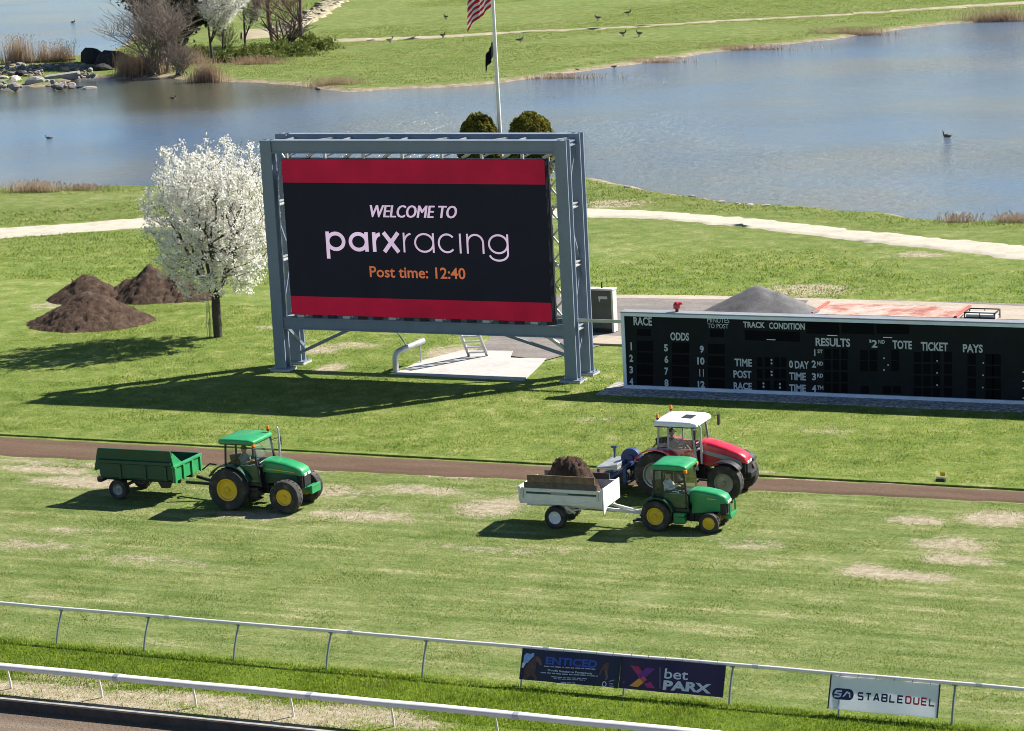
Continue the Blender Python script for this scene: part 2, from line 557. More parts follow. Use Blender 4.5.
M['silver'] = mk('silver_rim', (0.27, 0.29, 0.32), 0.35, 0.6, 0.1, 5, 0, 0.1)
M['roofwhite'] = mk('white_cab_roof', (0.76, 0.77, 0.78), 0.35, 0.0, 0.05, 4, 0, 0.06, (0.4, 0.36, 0.3))
M['greypanel'] = mk('grey_panel', (0.30, 0.31, 0.32), 0.4, 0.2, 0.1, 5)
M['blue'] = mk('blue_paint', (0.030, 0.060, 0.170), 0.4, 0.1, 0.2, 4, 0, 0.15)
M['orange'] = mk('amber_lens', (0.85, 0.20, 0.02), 0.25, 0, 0.1, 6)
M['wood'] = mk('weathered_plank', (0.17, 0.115, 0.070), 0.85, 0, 0.35, 7, 0.3)
M['wood2'] = mk('grey_plank', (0.105, 0.090, 0.078), 0.85, 0, 0.3, 7, 0.3)
M['lamp'] = mk('lamp_lens', (0.75, 0.76, 0.78), 0.12, 0.3, 0.05, 6)
M['glass'] = mkglass('cab_glass', (0.95, 0.985, 0.97), 0.035)
M['cabgreen'] = mk('cabinet_green', (0.075, 0.095, 0.085), 0.5, 0.2, 0.15, 2, 0, 0.2)
M['cabtrim'] = mk('cabinet_edge', (0.55, 0.55, 0.52), 0.5, 0.1, 0.1, 2)
M['toteface'] = mk('tote_face', (0.0145, 0.0175, 0.0195), 0.75, 0, 0.25, 1.5)
M['totewin'] = mk('tote_window', (0.0022, 0.0026, 0.0045), 0.7, 0, 0.3, 3)
for k_ in ('toteface', 'totewin'): M[k_].node_tree.nodes['Principled BSDF'].inputs['Specular IOR Level'].default_value = 0.12
M['totetrim'] = mk('tote_trim', (0.68, 0.78, 0.93), 0.4, 0.2, 0.08, 1.5)
M['totetext'] = mk('tote_lettering', (0.52, 0.56, 0.60), 0.5, 0, 0.12, 3)
M['skin'] = mk('skin', (0.42, 0.25, 0.18), 0.55, 0, 0.08, 12)
M['shirtgrey'] = mk('grey_shirt', (0.22, 0.24, 0.27), 0.85, 0, 0.12, 10)
M['shirtwhite'] = mk('pale_shirt', (0.52, 0.55, 0.60), 0.85, 0, 0.1, 10)
M['shirtdark'] = mk('dark_shirt', (0.045, 0.055, 0.06), 0.85, 0, 0.15, 10)
M['jeans'] = mk('blue_jeans', (0.06, 0.09, 0.16), 0.9, 0, 0.2, 12)
M['cap'] = mk('dark_cap', (0.03, 0.03, 0.035), 0.8, 0, 0.2, 12)
M['bark'] = mk('dark_bark', (0.060, 0.048, 0.042), 0.95, 0, 0.35, 5, 0.7)
M['barkpink'] = mk('reddish_bark', (0.185, 0.115, 0.100), 0.9, 0, 0.25, 5, 0.4)
M['barkgrey'] = mk('grey_bark', (0.215, 0.175, 0.145), 0.95, 0, 0.3, 5, 0.5)
M['blossom'] = mkleaf('white_blossom', (0.76, 0.74, 0.67), (0.91, 0.895, 0.84), 0.48, 2.0)
M['topiary'] = mkleaf('yew_leaves', (0.090, 0.100, 0.014), (0.230, 0.200, 0.028), 0.35, 1.6)
M['dkleaf'] = mkleaf('evergreen_leaves', (0.020, 0.028, 0.016), (0.050, 0.055, 0.030), 0.2, 0.8)
M['undergrowth'] = mkleaf('undergrowth_leaves', (0.075, 0.110, 0.022), (0.185, 0.215, 0.045), 0.35, 0.8)
M['reed'] = mkleaf('dry_reed', (0.30, 0.20, 0.13), (0.52, 0.39, 0.27), 0.3, 0.6)
M['rock'] = mk('riprap_rock', (0.29, 0.255, 0.23), 0.9, 0, 0.35, 1.2, 0.5)
M['rockpale'] = mk('pale_rock', (0.36, 0.335, 0.31), 0.9, 0, 0.2, 1.2, 0.5)
M['rockdark'] = mk('dark_rock', (0.022, 0.020, 0.022), 0.85, 0, 0.4, 1.2, 0.6)
M['slab'] = mk('concrete_slab', (0.26, 0.25, 0.25), 0.9, 0, 0.2, 1.2, 0.3)

# ------------------------------------------------------------------ ground with a pond sunk into it
WL = -0.25
def poly(px): return np.array([at(x, y, WL)[:2] for x, y in px])
pondP = poly([(-90, 190), (0, 189), (75, 188), (150, 187), (260, 183), (420, 178), (520, 176), (587, 179), (615, 184), (640, 189), (700, 198), (735, 203), (775, 206), (815, 208),
              (850, 212), (890, 213), (905, 218), (925, 220), (960, 222), (990, 221), (1024, 221), (1120, 224), (1180, 120), (1130, 22), (1060, 21), (1024, 20), (985, 22), (950, 24), (890, 31), (830, 40), (760, 47), (700, 54),
              (650, 62), (600, 69), (560, 75), (500, 83), (455, 87), (400, 89), (350, 92), (322, 90), (300, 86), (262, 83), (230, 82), (190, 80), (150, 76), (118, 79), (96, 78), (85, 76), (60, 84), (40, 88), (22, 86), (0, 88), (-90, 92)])
lakeP = poly([(-120, 66), (0, 62), (40, 59), (75, 57), (108, 52), (125, 44), (140, 30), (150, 18), (172, 8), (205, 3), (245, 0), (262, -8), (270, -22), (200, -60), (60, -75), (-160, -60)])

def sdf(P, poly_):
    n = len(poly_)
    d = np.full(len(P), 1e9)
    ins = np.zeros(len(P), bool)
    for i in range(n):
        a, b = poly_[i], poly_[(i + 1) % n]
        e = b - a
        w_ = P - a
        tt = np.clip((w_ @ e) / (e @ e), 0, 1)
        d = np.minimum(d, ((w_ - tt[:, None] * e) ** 2).sum(1))
        c = ((a[1] > P[:, 1]) != (b[1] > P[:, 1]))
        if e[1] != 0:
            ins ^= c & (P[:, 0] < (P[:, 1] - a[1]) * e[0] / e[1] + a[0])
    d = np.sqrt(d)
    return np.where(ins, -d, d)

def wob(P, s, seed=0):
    r = np.random.default_rng(seed)
    o = np.zeros(len(P))
    for k in range(7):
        a = r.uniform(0, 2 * np.pi)
        f = s * r.uniform(0.5, 2.2)
        o += np.sin((P[:, 0] * np.cos(a) + P[:, 1] * np.sin(a)) * f + r.uniform(0, 6.28)) / 7 * 1.6
    return o

# bare / bleached patches: pixel centre, half sizes in metres, strength
BARE = [((45, 470), 2.2, 0.5, .75), ((85, 482), 2.0, 0.7, .8), ((120, 466), 2.4, .4, .55), ((40, 462), 3.0, .4, .5), ((330, 492), 1.6, 1.0, .55), ((420, 490), 2.0, .7, .6), ((360, 515), 2.2, .9, .6), ((295, 470), 1.5, .5, .6),
        ((490, 508), 1.2, 1.2, .7), ((545, 498), 1.4, .6, .6), ((460, 476), 1.5, .6, .5), ((920, 521), .9, .5, .75), ((1000, 518), 1.2, .8, .8), ((950, 545), 1.3, .9, .65), ((900, 575), 1.7, .5, .8), ((865, 570), .6, .6, .75), ((960, 560), 1.2, .5, .7), ((755, 545), 1.2, .7, .5),
        ((30, 545), 2.4, .7, .5), ((150, 560), 3.0, .6, .45), ((60, 530), 2.0, .5, .45), ((500, 550), 3.0, .6, .45), ((250, 515), 1.8, .6, .6), ((320, 350), .9, .9, .7), ((300, 348), .8, .6, .6), ((355, 345), 1.3, .7, .6), ((330, 368), .6, .9, .8), ((268, 327), .7, .4, .6), ((455, 352), 1.4, 1.4, .7), ((70, 305), 2.2, 1.8, .5),
        ((745, 472), 1.5, .4, .6), ((800, 478), 2.5, .35, .55), ((900, 485), 2.4, .35, .45), ((810, 290), 2.0, 1.6, .7), ((920, 256), 1.6, .9, .6), ((600, 420), 1.2, .6, .4), ((830, 430), 1.8, .7, .4), ((445, 358), 1.0, .8, .6),
        ((620, 203), 2.2, 1.4, .6), ((605, 207), 2.0, 1.2, .5), ((30, 690), 2.6, .5, .85), ((110, 703), 2.4, .45, .8), ((200, 700), 2.8, .5, .85), ((280, 716), 2.5, .5, .85), ((75, 682), 2.0, .4, .6), ((350, 712), 2.2, .5, .75), ((400, 722), 1.5, .4, .7), ((60, 675), 1.2, .3, .5)]
BARE = [(at(*c)[:2], a * 1.15, b * 1.15, min(.95, s_ * 1.2)) for c, a, b, s_ in BARE]
def bare_of(P):
    o = np.zeros(len(P))
    for c, a, b, s_ in BARE:
        q = ((P[:, 0] - c[0]) / a) ** 2 + ((P[:, 1] - c[1]) / b) ** 2
        o = np.maximum(o, s_ * np.exp(-q * 0.7))
    # worn verge beside the kerb of the main track
    o = np.maximum(o, 0.18 * np.clip((60.55 - P[:, 1]) / 0.5, 0, 1))
    return o

KERB_Y = 59.40
def gheight(P):
    sd = np.full(len(P), 50.0)
    near = (P[:, 0] > -330) & (P[:, 0] < 30) & (P[:, 1] > 130) & (P[:, 1] < 520)
    if near.any(): sd[near] = np.minimum(sdf(P[near], pondP), sdf(P[near], lakeP))
    sd = sd + np.where(near, wob(P, 0.9, 3) * 0.45, 0)
    z = WL + np.clip(sd * 0.22, -0.9, 0.25)
    z += np.where(sd > 3, np.clip((sd - 3) / 6, 0, 1) * np.clip((P[:, 1] - 90) / 40, 0, 1), 0) * np.maximum(0, wob(P, 0.12, 5)) * 0.18
    z += wob(P, 1.6, 9) * 0.010 * (P[:, 1] > 66) * (sd > 2)
    return np.where(P[:, 1] < KERB_Y + .01, 0, z), sd

gx = np.unique(np.concatenate([np.linspace(-3000, -260, 14), np.arange(-260, -110, 1.1), np.arange(-110, -8, 0.5), np.arange(-8, 60, 3.0), np.linspace(60, 3000, 14)]))
gy = np.unique(np.concatenate([np.arange(KERB_Y, 125, 0.4), np.arange(125, 235, 0.6), np.arange(235, 440, 1.1), np.linspace(440, 3500, 20)]))
GX, GY = np.meshgrid(gx, gy, indexing='ij')
GP = np.stack([GX.ravel(), GY.ravel()], 1)
gz, sd = gheight(GP)
shore = np.clip(1 - (sd + 0.2) / 2.4, 0, 1)
nx, ny = len(gx), len(gy)
ii, jj = np.meshgrid(np.arange(nx - 1), np.arange(ny - 1), indexing='ij')
q0 = (ii * ny + jj).ravel()
GF = np.stack([q0, q0 + ny, q0 + ny + 1, q0 + 1], 1)
g_ob = bulk('ground', np.column_stack([GP, gz]), GF, M['ground'], attrs={'bare': bare_of(GP), 'shore': shore}, smooth=True, nper=4)
tag(g_ob, 'green infield grass around the pond and the turf course', 'ground', kind='structure')

# water sheet, fills both hollows
wm = MB()
wm.add([(-420, 140, WL), (40, 140, WL), (40, 640, WL), (-420, 640, WL)], [(0, 1, 2, 3)])
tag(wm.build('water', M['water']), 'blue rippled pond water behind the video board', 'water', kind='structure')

# main dirt track, 0.3 m below the infield, with its kerb board
def sheet(name, mat, pts, label, cat, kind='structure'):
    mb = MB()
    mb.add(pts, [tuple(range(len(pts)))])
    return tag(mb.build(name, mat), label, cat, kind=kind)
sheet('dirt_track', M['track'], [(-400, -60, -0.30), (300, -60, -0.30), (300, KERB_Y - .02, -0.30), (-400, KERB_Y - .02, -0.30)], 'brown harrowed dirt track below the near rail', 'dirt track')
kb = MB()
kb.box(-400, 300, KERB_Y - .10, KERB_Y + .02, -0.6, -0.02)
kb.mi = 1
kb.box(-400, 300, KERB_Y - .12, KERB_Y + .03, -0.018, 0.03)
kb.build('kerb', [mk('kerb_board', (0.060, 0.052, 0.048), 0.9, 0, 0.4, 3, 0.3), mk('kerb_cap', (0.30, 0.27, 0.24), 0.9, 0, 0.3, 3, 0.3)])
tag(bpy.data.objects['kerb'], 'low weathered kerb along the edge of the dirt track', 'kerb', kind='structure')

def ribbon(name, mat, A, B, z, label, cat, jit=0.12, step=0.6, seed=1):
    """a path between two pixel-surveyed edges with ragged borders"""
    r = np.random.default_rng(seed)
    def res(L):
        L = np.array([q[:2] for q in L])
        seg = np.sqrt((np.diff(L, axis=0) ** 2).sum(1))
        s_ = np.concatenate([[0], np.cumsum(seg)])
        n = max(2, int(s_[-1] / step))
        u_ = np.linspace(0, s_[-1], n)
        return np.column_stack([np.interp(u_, s_, L[:, 0]), np.interp(u_, s_, L[:, 1])])
    a = res(A)
    n = len(a)
    L = np.array([q[:2] for q in B])
    s_ = np.concatenate([[0], np.cumsum(np.sqrt((np.diff(L, axis=0) ** 2).sum(1)))])
    u_ = np.linspace(0, s_[-1], n)
    b = np.column_stack([np.interp(u_, s_, L[:, 0]), np.interp(u_, s_, L[:, 1])])
    a = a + r.normal(0, jit, a.shape)
    b = b + r.normal(0, jit, b.shape)
    K = 8
    V = np.concatenate([a * (1 - k / K) + b * k / K for k in range(K + 1)])
    edge = np.repeat([0 if k in (0, K) else 1 for k in range(K + 1)], n)
    V = np.column_stack([V, gheight(V)[0] + np.where(edge, z, -.06)])
    Fq = []
    for k in range(K):
        i = np.arange(n - 1)
        Fq.append(np.stack([k * n + i, k * n + i + 1, (k + 1) * n + i + 1, (k + 1) * n + i], 1))
    return tag(bulk(name, V, np.concatenate(Fq), mat, nper=4), label, cat, kind='structure')

ZS = 0.035
ribbon('dirt_strip', M['strip'], [(-140, 81.5), (10, 87.41)], [(-140, 88.0), (10, 87.95)], ZS, 'narrow brown dirt strip crossing the infield behind the tractors', 'dirt strip', 0.05, 0.5)
ribbon('gravel_path', M['gravel'], [at(*p) for p in ((-200, 268), (0, 239), (60, 234.5), (150, 228), (240, 224), (420, 219), (590, 220), (640, 221), (700, 226), (770, 233), (850, 242), (940, 252), (1024, 262), (1150, 282))],
       [at(*p) for p in ((-200, 252), (0, 228), (60, 224), (150, 217), (240, 213), (420, 208), (590, 209), (640, 211), (700, 215), (770, 221), (850, 230), (940, 240), (1024, 248), (1150, 263))], ZS + .03, 'pale gravel path running along the near side of the pond', 'path', 0.16)
ribbon('far_path', M['tan'], [at(*p) for p in ((312, 43.5), (360, 41.5), (430, 39), (520, 33), (620, 28.5), (720, 22), (820, 17), (920, 10.5), (1024, 4), (1100, 0))],
       [at(*p) for p in ((315, 40), (360, 38.5), (430, 36.3), (520, 31.4), (620, 27.2), (720, 20.6), (820, 15.6), (920, 8.5), (1024, 1.5), (1100, -3))], .08, 'thin pale track across the far bank grass', 'path', 0.35)
ribbon('lakeside_path', M['tan'], [at(*p) for p in ((240, 40), (270, 38), (300, 30), (330, 14), (350, -4), (365, -25))], [at(*p) for p in ((240, 33), (265, 30), (290, 22), (316, 8), (334, -6), (350, -25))], .25, 'pale track curving behind the bare trees', 'path', 0.4)
# berm: the grass edge stands proud of the strip
lip = MB()
lip.box(-140, 40, 87.98, 88.30, -0.1, 0.066)
tag(lip.build('turf_edge', M['ground'], bevel=0.02), 'low grass edge along the dirt strip', 'turf edge', kind='structure')

# hardstanding behind the boards
sheet('hardstand', M['asphalt'], [(*at(475, 352)[:2], ZS), (*at(545, 361)[:2], ZS), (*at(600, 346)[:2], ZS), (*at(640, 336)[:2], ZS), (-20, 113.2, ZS), (10, 113.2, ZS), (10, 121.6, ZS), (*at(860, 300)[:2], ZS), (*at(700, 296)[:2], ZS), (*at(560, 295)[:2], ZS), (*at(520, 312)[:2], ZS)], 'worn grey asphalt yard behind the two boards', 'asphalt yard')
sheet('sand_apron', M['sandroad'], [(*at(800, 312)[:2], ZS + .01), (*at(1060, 322)[:2], ZS + .01), (*at(1100, 311)[:2], ZS + .01), (*at(950, 303.5)[:2], ZS + .01), (*at(810, 299)[:2], ZS + .01)], 'pale sandy apron behind the tote board', 'apron')
sheet('sand_strip', M['sandroad'], [(*at(560, 297.5)[:2], ZS + .005), (*at(700, 300)[:2], ZS + .005), (*at(810, 301)[:2], ZS + .005), (*at(810, 299)[:2], ZS + .005), (*at(700, 296)[:2], ZS + .005), (*at(560, 295)[:2], ZS + .005)], 'sandy verge along the asphalt yard', 'verge')
pm = MB()
pp = [at(*p)[:2] for p in ((394, 374.5), (524, 381), (546, 359.5), (510, 359), (513, 352), (462, 351.5), (420, 362))]
pm.prism([tuple(q) for q in pp], 'z', -0.2, 0.06)
tag(pm.build('concrete_pad', M['concrete'], bevel=0.01), 'white concrete pad under the video board', 'concrete pad', kind='structure')
pm = MB()
pp = [at(*p)[:2] for p in ((585, 345), (640, 347), (660, 340), (600, 337))]
pm.prism([tuple(q) for q in pp], 'z', -0.2, 0.10)
tag(pm.build('cabinet_footing', M['sandroad'], bevel=0.02), 'pale concrete footing in front of the equipment cabinet', 'footing', kind='structure')

# ------------------------------------------------------------------ grass blades
def blades(name, dens, x0, x1, y0, y1, h0, h1, wd, label, seed, keep=None, lean=0.5, zfun=None):
    r = np.random.default_rng(seed)
    n = int(dens * (x1 - x0) * (y1 - y0))
    P = np.column_stack([r.uniform(x0, x1, n), r.uniform(y0, y1, n), np.zeros(n)])
    ok = inview(P, 25)
    if keep is not None: ok &= keep(P, r)
    P = P[ok]
    n = len(P)
    a = r.uniform(0, 2 * np.pi, n)
    h = r.uniform(h0, h1, n) * (0.8 + 0.35 * wob(P, 1.3, seed))
    h = np.clip(h, h0 * .5, h1 * 1.4)
    b = r.uniform(0, 2 * np.pi, n)
    ln = h * r.uniform(0.1, lean, n)
    w2 = wd * r.uniform(0.6, 1.4, n) / 2
    dx, dy = np.cos(a) * w2, np.sin(a) * w2
    V = np.empty((n, 3, 3))
    V[:, 0] = P + np.stack([dx, dy, np.full(n, -.01)], 1)
    V[:, 1] = P - np.stack([dx, dy, np.full(n, .01)], 1)
    V[:, 2] = P + np.stack([np.cos(b) * ln, np.sin(b) * ln, h], 1)
    rn = np.repeat(r.uniform(0, 1, n), 3)
    o = bulk(name, V.reshape(-1, 3), np.arange(3 * n).reshape(-1, 3), M['blade'], attrs={'rnd': rn})
    return tag(o, label, 'grass', kind='stuff')

def notbare(k):
    def f(P, r): return bare_of(P[:, :2]) < k + r.uniform(-.25, .55, len(P))
    return f
blades('verge_grass', 750, -50, -8, 60.9, 64.25, 0.04, 0.13, 0.024, 'long lush grass growing between the two rails', 21, notbare(.45))
blades('verge_grass', 350, -50, -8, 59.6, 61.0, 0.03, 0.10, 0.022, 'thin grass on the worn verge beside the near rail', 22, notbare(.55))
blades('turf_grass', 230, -64, -8, 64.3, 87.4, 0.02, 0.055, 0.030, 'short mown grass of the turf course under the green tractors', 23, lambda P, r: notbare(.42)(P, r) & (P[:, 1] < 86.98 + P[:, 0] * .0394 + r.normal(0, .06, len(P))), 1.4)
blades('lawn_grass', 150, -75, -8, 88.1, 116, 0.03, 0.085, 0.036, 'bright green lawn grass in front of the two boards', 24,
       lambda P, r: notbare(.45)(P, r) & ~((P[:, 1] > 105.5) & (P[:, 0] > -51)) & ~((P[:, 1] > 101.2) & (P[:, 0] > -51.6) & (P[:, 0] < -45)) & ~((P[:, 1] > 99.4) & (P[:, 1] < 102.6) & (P[:, 0] > -40.8)), 1.2)
blades('meadow_grass', 42, -110, -20, 121.5, 161, 0.05, 0.14, 0.07, 'rougher grass between the asphalt yard and the pond', 25,
       lambda P, r: (sdf(P[:, :2], pondP) > 1.2) & (np.minimum(np.abs(np.interp(P[:, 0], [-96.6, -93.4, -86, -60, -53, -42.4, -36.5, -31.4, -20], [136, 138, 141.3, 146.5, 145, 140.3, 137.5, 135, 130]) - P[:, 1]), 9) > 2.6), 1.0)
blades('bank_grass', 18, -185, -40, 205, 335, 0.06, 0.14, 0.08, 'rough spring grass on the far bank of the pond', 26, lambda P, r: (sdf(P[:, :2], pondP) > 2) & (sdf(P[:, :2], lakeP) > 2), 1.0)

# ------------------------------------------------------------------ lettering
def text_polys(body, bold=0.0, space=1.0):
    c = bpy.data.curves.new('t', 'FONT')
    c.body = body
    c.size = 1.0
    c.offset = bold
    c.space_character = space
    c.resolution_u = 3
    o = bpy.data.objects.new('t', c)
    COL.objects.link(o)
    dg = bpy.context.evaluated_depsgraph_get()
    me = bpy.data.meshes.new_from_object(o.evaluated_get(dg))
    V = np.array([v.co[:2] for v in me.vertices])
    Fs = [tuple(p.vertices) for p in me.polygons]
    bpy.data.objects.remove(o)
    bpy.data.curves.remove(c)
    bpy.data.meshes.remove(me)
    return V, Fs

def letter(mb, body, a0, a1, b0, b1, put, bold=0.0, shear=0.0, space=1.0):
    """text fitted to the box a0..a1 x b0..b1 of a surface; put(a, b) gives the place on it"""
    V, Fs = text_polys(body, bold, space)
    lo, hi = V.min(0), V.max(0)
    U = (V - lo) / (hi - lo)
    if shear:
        h = (b1 - b0) * shear
        A = a0 + U[:, 0] * (a1 - a0 - h) + U[:, 1] * h
    else:
        A = a0 + U[:, 0] * (a1 - a0)
    B = b0 + U[:, 1] * (b1 - b0)
    mb.add([put(a, b) for a, b in zip(A, B)], Fs)

def stroke(mb, pts, wd, put, closed=False, k=0):
    """a line of constant width drawn on a surface"""
    P = [np.array(p, float) for p in pts]
    n = len(P)
    L, R = [], []
    for i in range(n):
        if closed: a, b = P[i - 1], P[(i + 1) % n]
        else: a, b = P[max(i - 1, 0)], P[min(i + 1, n - 1)]
        d1 = P[i] - a
        d2 = b - P[i]
        if np.hypot(*d1) < 1e-9: d1 = d2
        if np.hypot(*d2) < 1e-9: d2 = d1
        d1, d2 = d1 / np.hypot(*d1), d2 / np.hypot(*d2)
        t = d1 + d2
        t = t / max(np.hypot(*t), 1e-6)
        nn = np.array([-t[1], t[0]])
        c = max(0.35, nn @ np.array([-d1[1], d1[0]]))
        L.append(P[i] + nn * wd / 2 / c)
        R.append(P[i] - nn * wd / 2 / c)
    vs = [put(p[0], p[1], k) for p in L] + [put(p[0], p[1], k) for p in R]
    m = n if closed else n - 1
    mb.add(vs, [(i, (i + 1) % n, (i + 1) % n + n, i + n) for i in range(m)])

def arc(cx, cy, r, a0, a1, n=22, ry=None):
    ry = r if ry is None else ry
    return [(cx + r * math.cos(math.radians(a0 + (a1 - a0) * i / n)), cy + ry * math.sin(math.radians(a0 + (a1 - a0) * i / n))) for i in range(n + 1)]

# ------------------------------------------------------------------ video board
BX0, BX1 = -57.02, -42.46           # outer edges of the front columns
FY, RY = 101.60, 103.15             # front faces of the front and rear columns
board = thing('video_board', 'tall video board in a blue-grey steel frame with a lit racing welcome screen', 'video board', (-49.8, 102.6, 0))
off = (-49.8, 102.6, 0)
def column(x0, x1, y0, z1, name='column'):
    m = MB(off)
    m.box(x0, x1, y0, y0 + .07, 0.1, z1)
    m.box(x0, x1, y0 + .40, y0 + .47, 0.1, z1)
    m.box((x0 + x1) / 2 - .03, (x0 + x1) / 2 + .03, y0 + .07, y0 + .40, 0.1, z1)
    c = m.build(name, M['steel'], board)
    f = MB(off)
    f.box(x0 - .20, x1 + .20, y0 - .18, y0 + .65, -.2, 0.10)
    f.build('footing', M['concrete'], board, bevel=.02)
    b = MB(off)
    for sx in (x0 - .12, x1 + .12):
        for sy in (y0 + .05, y0 + .42): b.cyl((sx, sy, .1), (sx, sy, .2), .03, n=6)
    b.box(x0 - .2, x1 + .2, y0 - .14, y0 + .6, .10, .135)
    b.build('base_plate', M['steel'], c)
    return c
column(BX0, BX0 + .54, FY, 10.35)
column(BX1 - .54, BX1, FY, 10.35)
column(BX0 - .05, BX0 + .49, RY, 10.45)
column(BX1 - .55, BX1 - .01, RY, 10.45)
def ibeam(x0, x1, y0, dy, z0, z1, name):
    m = MB(off)
    m.box(x0, x1, y0, y0 + dy, z1 - .05, z1)
    m.box(x0, x1, y0, y0 + dy, z0, z0 + .05)
    m.box(x0, x1, y0 + .06, y0 + .10, z0 + .05, z1 - .05)
    return m.build(name, M['steel'], board)
ibeam(BX0 + .545, BX1 - .545, FY + .01, .44, 9.78, 10.35, 'top_beam')
ibeam(BX0 + .545, BX1 - .545, FY + .01, .44, 1.93, 2.45, 'bottom_beam')
ibeam(BX0 + .565, BX1 - .505, RY + .01, .42, 9.90, 10.44, 'rear_top_beam')
ibeam(BX0 + .565, BX1 - .505, RY + .01, .42, 2.0, 2.45, 'rear_bottom_beam')
for i in range(10):                                   # ties between the front and rear top beams
    x = BX0 + .9 + i * 1.40
    m = MB(off)
    m.bar((x, FY + .40, 10.26), (x + (.55 if i % 2 else .0), RY + .03, 10.26), .10, .08)
    m.build('roof_tie', M['galv'], board)
for x in (BX0 + .27, BX1 - .27):                      # side frames
    for z in (2.2, 4.95, 7.45, 10.1):
        m = MB(off)
        m.box(x - .06, x + .10, FY + .48, RY - .01, z - .10, z - .05)
        m.box(x - .06, x + .10, FY + .48, RY - .01, z + .07, z + .12)
        m.box(x - .01, x + .03, FY + .48, RY - .01, z - .05, z + .07)
        m.build('side_strut', M['galv'] if z < 10 else M['steel'], board)
    for z0, z1 in ((.5, 2.0), (2.4, 4.8), (7.3, 5.1), (7.6, 9.9)):
        m = MB(off)
        m.bar((x, FY + .45, z0), (x, RY + .02, z1), .07, .07)
        m.build('side_brace', M['steel'], board)
# screen cabinets
SX0, SX1, SZ0, SZ1, SY = -56.10, -43.55, 2.57, 9.52, 101.80
m = MB(off)
m.box(SX0, SX1, SY, SY + .45, SZ0, SZ1)
screen = m.build('screen', mkemit('screen_face', (0.0045, 0.0055, 0.0105), 1.0, 0.5), board)
mred = mkemit('screen_red', (0.205, 0.004, 0.022), 1.0)
mwhite = mkemit('screen_white', (0.60, 0.46, 0.62), 1.0)
morange = mkemit('screen_orange', (0.44, 0.125, 0.05), 1.0)
m = MB(off)
m.box(SX0 + .01, SX1 - .01, SY - .012, SY - .002, 8.47, SZ1 - .01)
m.build('top_band', mred, screen)
m = MB(off)
m.box(SX0 + .01, SX1 - .01, SY - .012, SY - .002, SZ0 + .01, 3.40)
m.build('bottom_band', mred, screen)
def put_s(a, b, k=0): return (a, SY - .004 - .0012 * k, b)
m = MB(off)
for k_ in range(4): letter(m, 'WELCOME TO', -52.00 + .015 * k_, -47.72 + .015 * k_, 6.98, 7.52, lambda a, b, k=0, k_=k_: put_s(a, b, k_), 0.0, 0.20)
m.build('welcome_text', mwhite, screen)
m = MB(off)
letter(m, 'Post time: 12:40', -52.10, -47.50, 4.33, 4.83, put_s, 0.016)
m.build('post_time_text', morange, screen)
# rounded logo wordmark, drawn in strokes
wm_ = MB(off)
X0, X1, ZB = -54.15, -45.40, 5.46          # left, right ends and baseline
XH = 0.86                                   # x height
kk = [0]
def sk(pts, wd, closed=False):
    kk[0] += 1
    stroke(wm_, pts, wd, put_s, closed, kk[0] % 8)
def glyph(ch, x, W, wd):
    r = XH / 2 - wd / 2
    cx = x + W / 2
    c = ZB + XH / 2
    if ch in 'pag':
        rx = W / 2 - wd / 2
        sk(arc(cx, c, rx, 0, 360, 36, r)[:-1], wd, True)
    if ch == 'p': sk([(x + wd / 2, ZB + XH), (x + wd / 2, ZB - .34)], wd)
    if ch == 'a': sk([(x + W - wd / 2, ZB + XH), (x + W - wd / 2, ZB)], wd)
    if ch == 'r':
        sk([(x + wd / 2, ZB + XH), (x + wd / 2, ZB)], wd)
        sk(arc(x + W * .95, ZB + XH * .45, W * .95 - wd / 2, 175, 95, 12, XH * .55 - wd / 2), wd)
    if ch == 'x':
        sk([(x + .06, ZB + XH), (x + W - .06, ZB)], wd * 1.1)
        sk([(x + W - .06, ZB + XH), (x + .06, ZB)], wd * 1.1)
    if ch == 'c': sk(arc(cx, c, W / 2 - wd / 2, 42, 318, 28, r), wd)
    if ch == 'i': sk([(x + wd / 2, ZB + XH), (x + wd / 2, ZB)], wd)
    if ch == 'n':
        sk([(x + wd / 2, ZB + XH), (x + wd / 2, ZB)], wd)
        sk(arc(cx, ZB + XH - W / 2, W / 2 - wd / 2, 180, 0, 18) + [(x + W - wd / 2, ZB)], wd)
    if ch == 'g': sk([(x + W - wd / 2, ZB + XH), (x + W - wd / 2, ZB + .02)] + arc(cx, ZB + .02, W / 2 - wd / 2, 0, -165, 18, .30), wd)
xx = X0
for ch, W, wd, gap in (('p', .93, .165, .16), ('a', .93, .165, .20), ('r', .42, .165, .06), ('x', .80, .165, .16),
                       ('r', .42, .085, .10), ('a', .93, .085, .17), ('c', .84, .085, .15), ('i', .09, .085, .24), ('n', .80, .085, .18), ('g', .93, .085, 0)):
    glyph(ch, xx, W, wd)
    xx += W + gap
sc_ = (X1 - X0) / (xx - X0)
wm_.v = [((v[0] + off[0] - X0) * sc_ + X0 - off[0], v[1], v[2]) for v in wm_.v]
wm_.build('wordmark_text', mwhite, screen)
